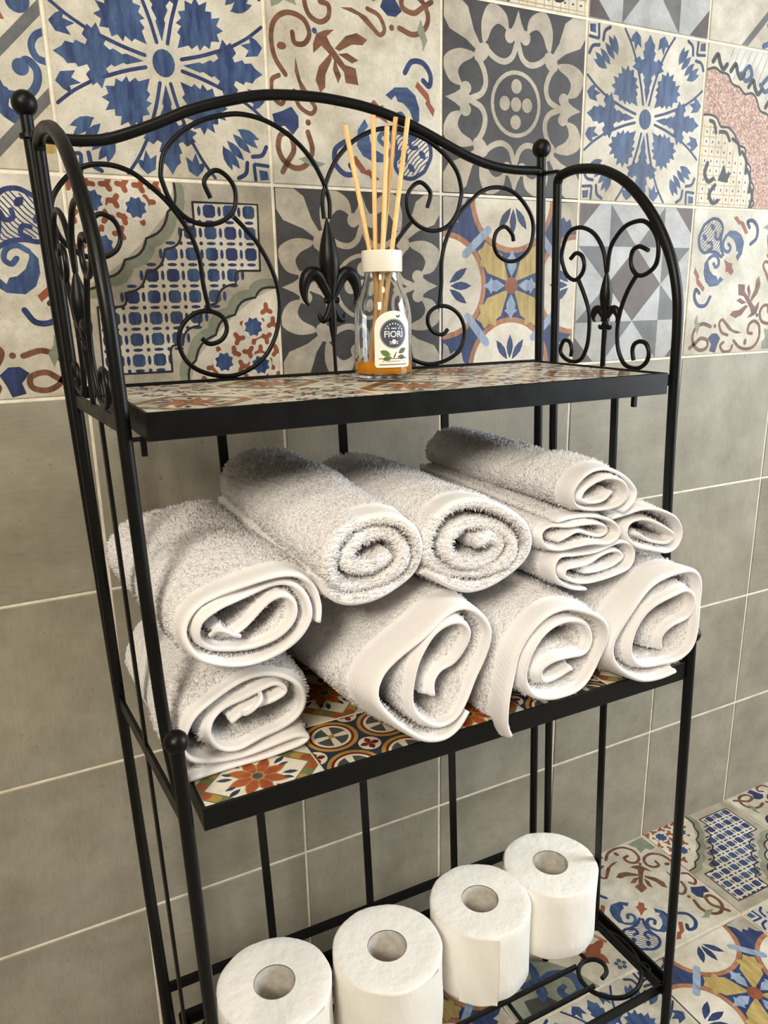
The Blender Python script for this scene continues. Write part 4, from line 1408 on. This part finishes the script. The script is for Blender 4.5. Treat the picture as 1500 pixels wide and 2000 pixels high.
REEDS = [((-.0287, .004, .2005), (.008, -.002, .009)), ((-.0027, .006, .2103), (-.004, .004, .009)), ((.0035, -.006, .2003), (-.008, -.006, .009)), ((.0158, .002, .2095), (-.012, .002, .009)), ((.0244, -.003, .2095), (-.010, -.008, .009))]
for a_, b_ in REEDS:
    MB().tube([b_, a_], 0.0020, 10).build('reed', 'reed', dif)

# paper label wrapped on the glass, facing the room
to_cam = math.atan2(-0.80334 + 0.196, -0.08675 - 0.2232)
LA = to_cam + math.radians(21.5)
RL = 0.02472


def wrapxy(x, z, lay):
    t = LA + x / RL
    q = RL + lay * 0.00006
    return (q * math.cos(t), q * math.sin(t), z)


STRIP = 2 * 0.0166 / 24


def flat_patch(polys, lay):
    """2-D polygons (x right, z up) -> triangles bent round the bottle"""
    vs, fs = [], []
    for p in polys:
        tris = [[p[i] for i in t] for t in tessellate_polygon([[Vector((x, z, 0)) for x, z in p]])]
        for t in tris:
            k0, k1 = math.floor(min(x for x, z in t) / STRIP), math.ceil(max(x for x, z in t) / STRIP)
            for k in range(k0, k1):
                c_ = clip(t, k * STRIP, (k + 1) * STRIP, -1, 1)
                if c_:
                    o_ = len(vs)
                    vs += [wrapxy(x, z, lay) for x, z in c_]
                    fs.append(tuple(range(o_, o_ + len(c_))))
    return vs, fs


hw, zb, zs_, = 0.0166, 0.0118, 0.0445
out = [(-hw, zb + .002), (-hw + .002, zb)]
strip_v, strip_f = [], []
NX = 24
for i in range(NX + 1):
    x = -hw + 2 * hw * i / NX
    top = zs_ + 0.0135 * math.sqrt(max(0, 1 - (x / hw) ** 2))
    lo = zb + (0.002 - math.sqrt(max(0, 0.002 ** 2 - max(0, abs(x) - (hw - .002)) ** 2)) if abs(x) > hw - .002 else 0)
    strip_v += [wrapxy(x, lo, 0), wrapxy(x, top, 0)]
for i in range(NX):
    strip_f.append((2 * i, 2 * i + 2, 2 * i + 3, 2 * i + 1))
label = link('label', mesh('label', strip_v, strip_f, 'label_paper', smooth=True), dif)


def lab(polys, mat, lay, name):
    vs, fs = flat_patch(polys, lay)
    return link(name, mesh(name, vs, fs, mat, smooth=False), label)


def circ(cx, cz, r, n=36):
    return [(cx + r * math.cos(2 * math.pi * i / n), cz + r * math.sin(2 * math.pi * i / n)) for i in range(n)]


def fan(cx, cz, r, n=36):
    c_ = circ(cx, cz, r, n)
    return [[(cx, cz), c_[i], c_[(i + 1) % n]] for i in range(n)]


CZ = 0.0395
lab(fan(0, CZ, .0122), 'label_ring', 1, 'badge_ring')
lab(fan(0, CZ, .0112), 'label_slate', 2, 'badge_disc')


def lobes(cx, cz, ang, ln, wd):
    c_, s_ = math.cos(math.radians(ang)), math.sin(math.radians(ang))
    return [(cx + u * ln * c_ - v_ * wd * s_, cz + u * ln * s_ + v_ * wd * c_) for u, v_ in ((0, 0), (.25, .36), (.5, .5), (.78, .36), (1, 0), (.78, -.3), (.5, -.42), (.25, -.3))]


# small marks of the badge: arc of tiny lettering strokes, dotted line, flower
marks = []
for k in range(8):
    t = math.radians(150 - k * 17.5)
    cx, cz = .0082 * math.cos(t), CZ + .0082 * math.sin(t)
    marks.append([(cx + .0007 * math.cos(t + 0.785 + 1.571 * j), cz + .0008 * math.sin(t + 0.785 + 1.571 * j)) for j in range(4)])
for x in (-.0045, -.0016, 0, .0016, .0045):
    marks.append([(x - .0006, CZ + .0038), (x + .0006, CZ + .0038), (x + .0006, CZ + .0048), (x - .0006, CZ + .0048)])
for k in range(6):
    marks.append(lobes(0, CZ - .0066, 60 * k, .0024, .0018))
for sg in (-1, 1):
    marks.append(lobes(sg * .0022, CZ - .0070, 90 - sg * 60, .0020, .0010))
    marks.append(lobes(sg * .0020, CZ - .0078, 90 - sg * 110, .0020, .0010))
lab(marks, 'label_white', 3, 'badge_marks')
cu = bpy.data.curves.new('fiori_text', 'FONT')
cu.body = 'FIORI'
cu.small_caps_scale = 0.8
cu.size = 0.0072
cu.align_x = 'CENTER'
cu.offset = 0.00012
for k in range(1, 5):
    cu.body_format[k].use_small_caps = True
cu.body = cu.body
to = bpy.data.objects.new('fiori_tmp', cu)
COL.objects.link(to)
bpy.context.view_layer.update()
tm = bpy.data.meshes.new_from_object(to.evaluated_get(bpy.context.evaluated_depsgraph_get()))
tv = [wrapxy(v_.co.x, v_.co.y + CZ - .0028, 3) for v_ in tm.vertices]
tfc = [tuple(p.vertices) for p in tm.polygons]
tpol = [[(tm.vertices[k].co.x, tm.vertices[k].co.y + CZ - .0028) for k in p.vertices] for p in tm.polygons]
bpy.data.objects.remove(to, do_unlink=True)
lab(tpol, 'label_white', 3, 'badge_lettering')
lab([lobes(.0040, CZ + .0128, 130, .003, .0016), lobes(.0040, CZ + .0128, 55, .003, .0016)], 'label_slate', 2, 'sprig_mark')
lab([lobes(-.003, .0222, 160, .0095, .0055), lobes(-.002, .0205, 195, .008, .005)], 'leaf_green', 1, 'green_leaves')
lab([lobes(.004, .0235, 25, .0085, .005), lobes(.003, .0205, -5, .008, .0045), [(-.001, .0198), (.0005, .0198), (.0024, .0245), (.0014, .0245)]], 'leaf_olive', 1, 'olive_leaves')
lab([[(-.0130, .0188), (.0130, .0188), (.0130, .0196), (-.0130, .0196)], [(-.0130, .0138), (.0130, .0138), (.0130, .0147), (-.0130, .0147)]], 'print_brown', 1, 'ruled_lines')
lab([[(x - .0005, .0162), (x + .0005, .0162), (x + .0005, .0176), (x - .0005, .0176)] for x in (-.0095, -.0058, -.0044, -.003, -.0016, -.0002, .0012, .0026, .004, .0054, .0095)], 'print_pink', 1, 'scent_line')
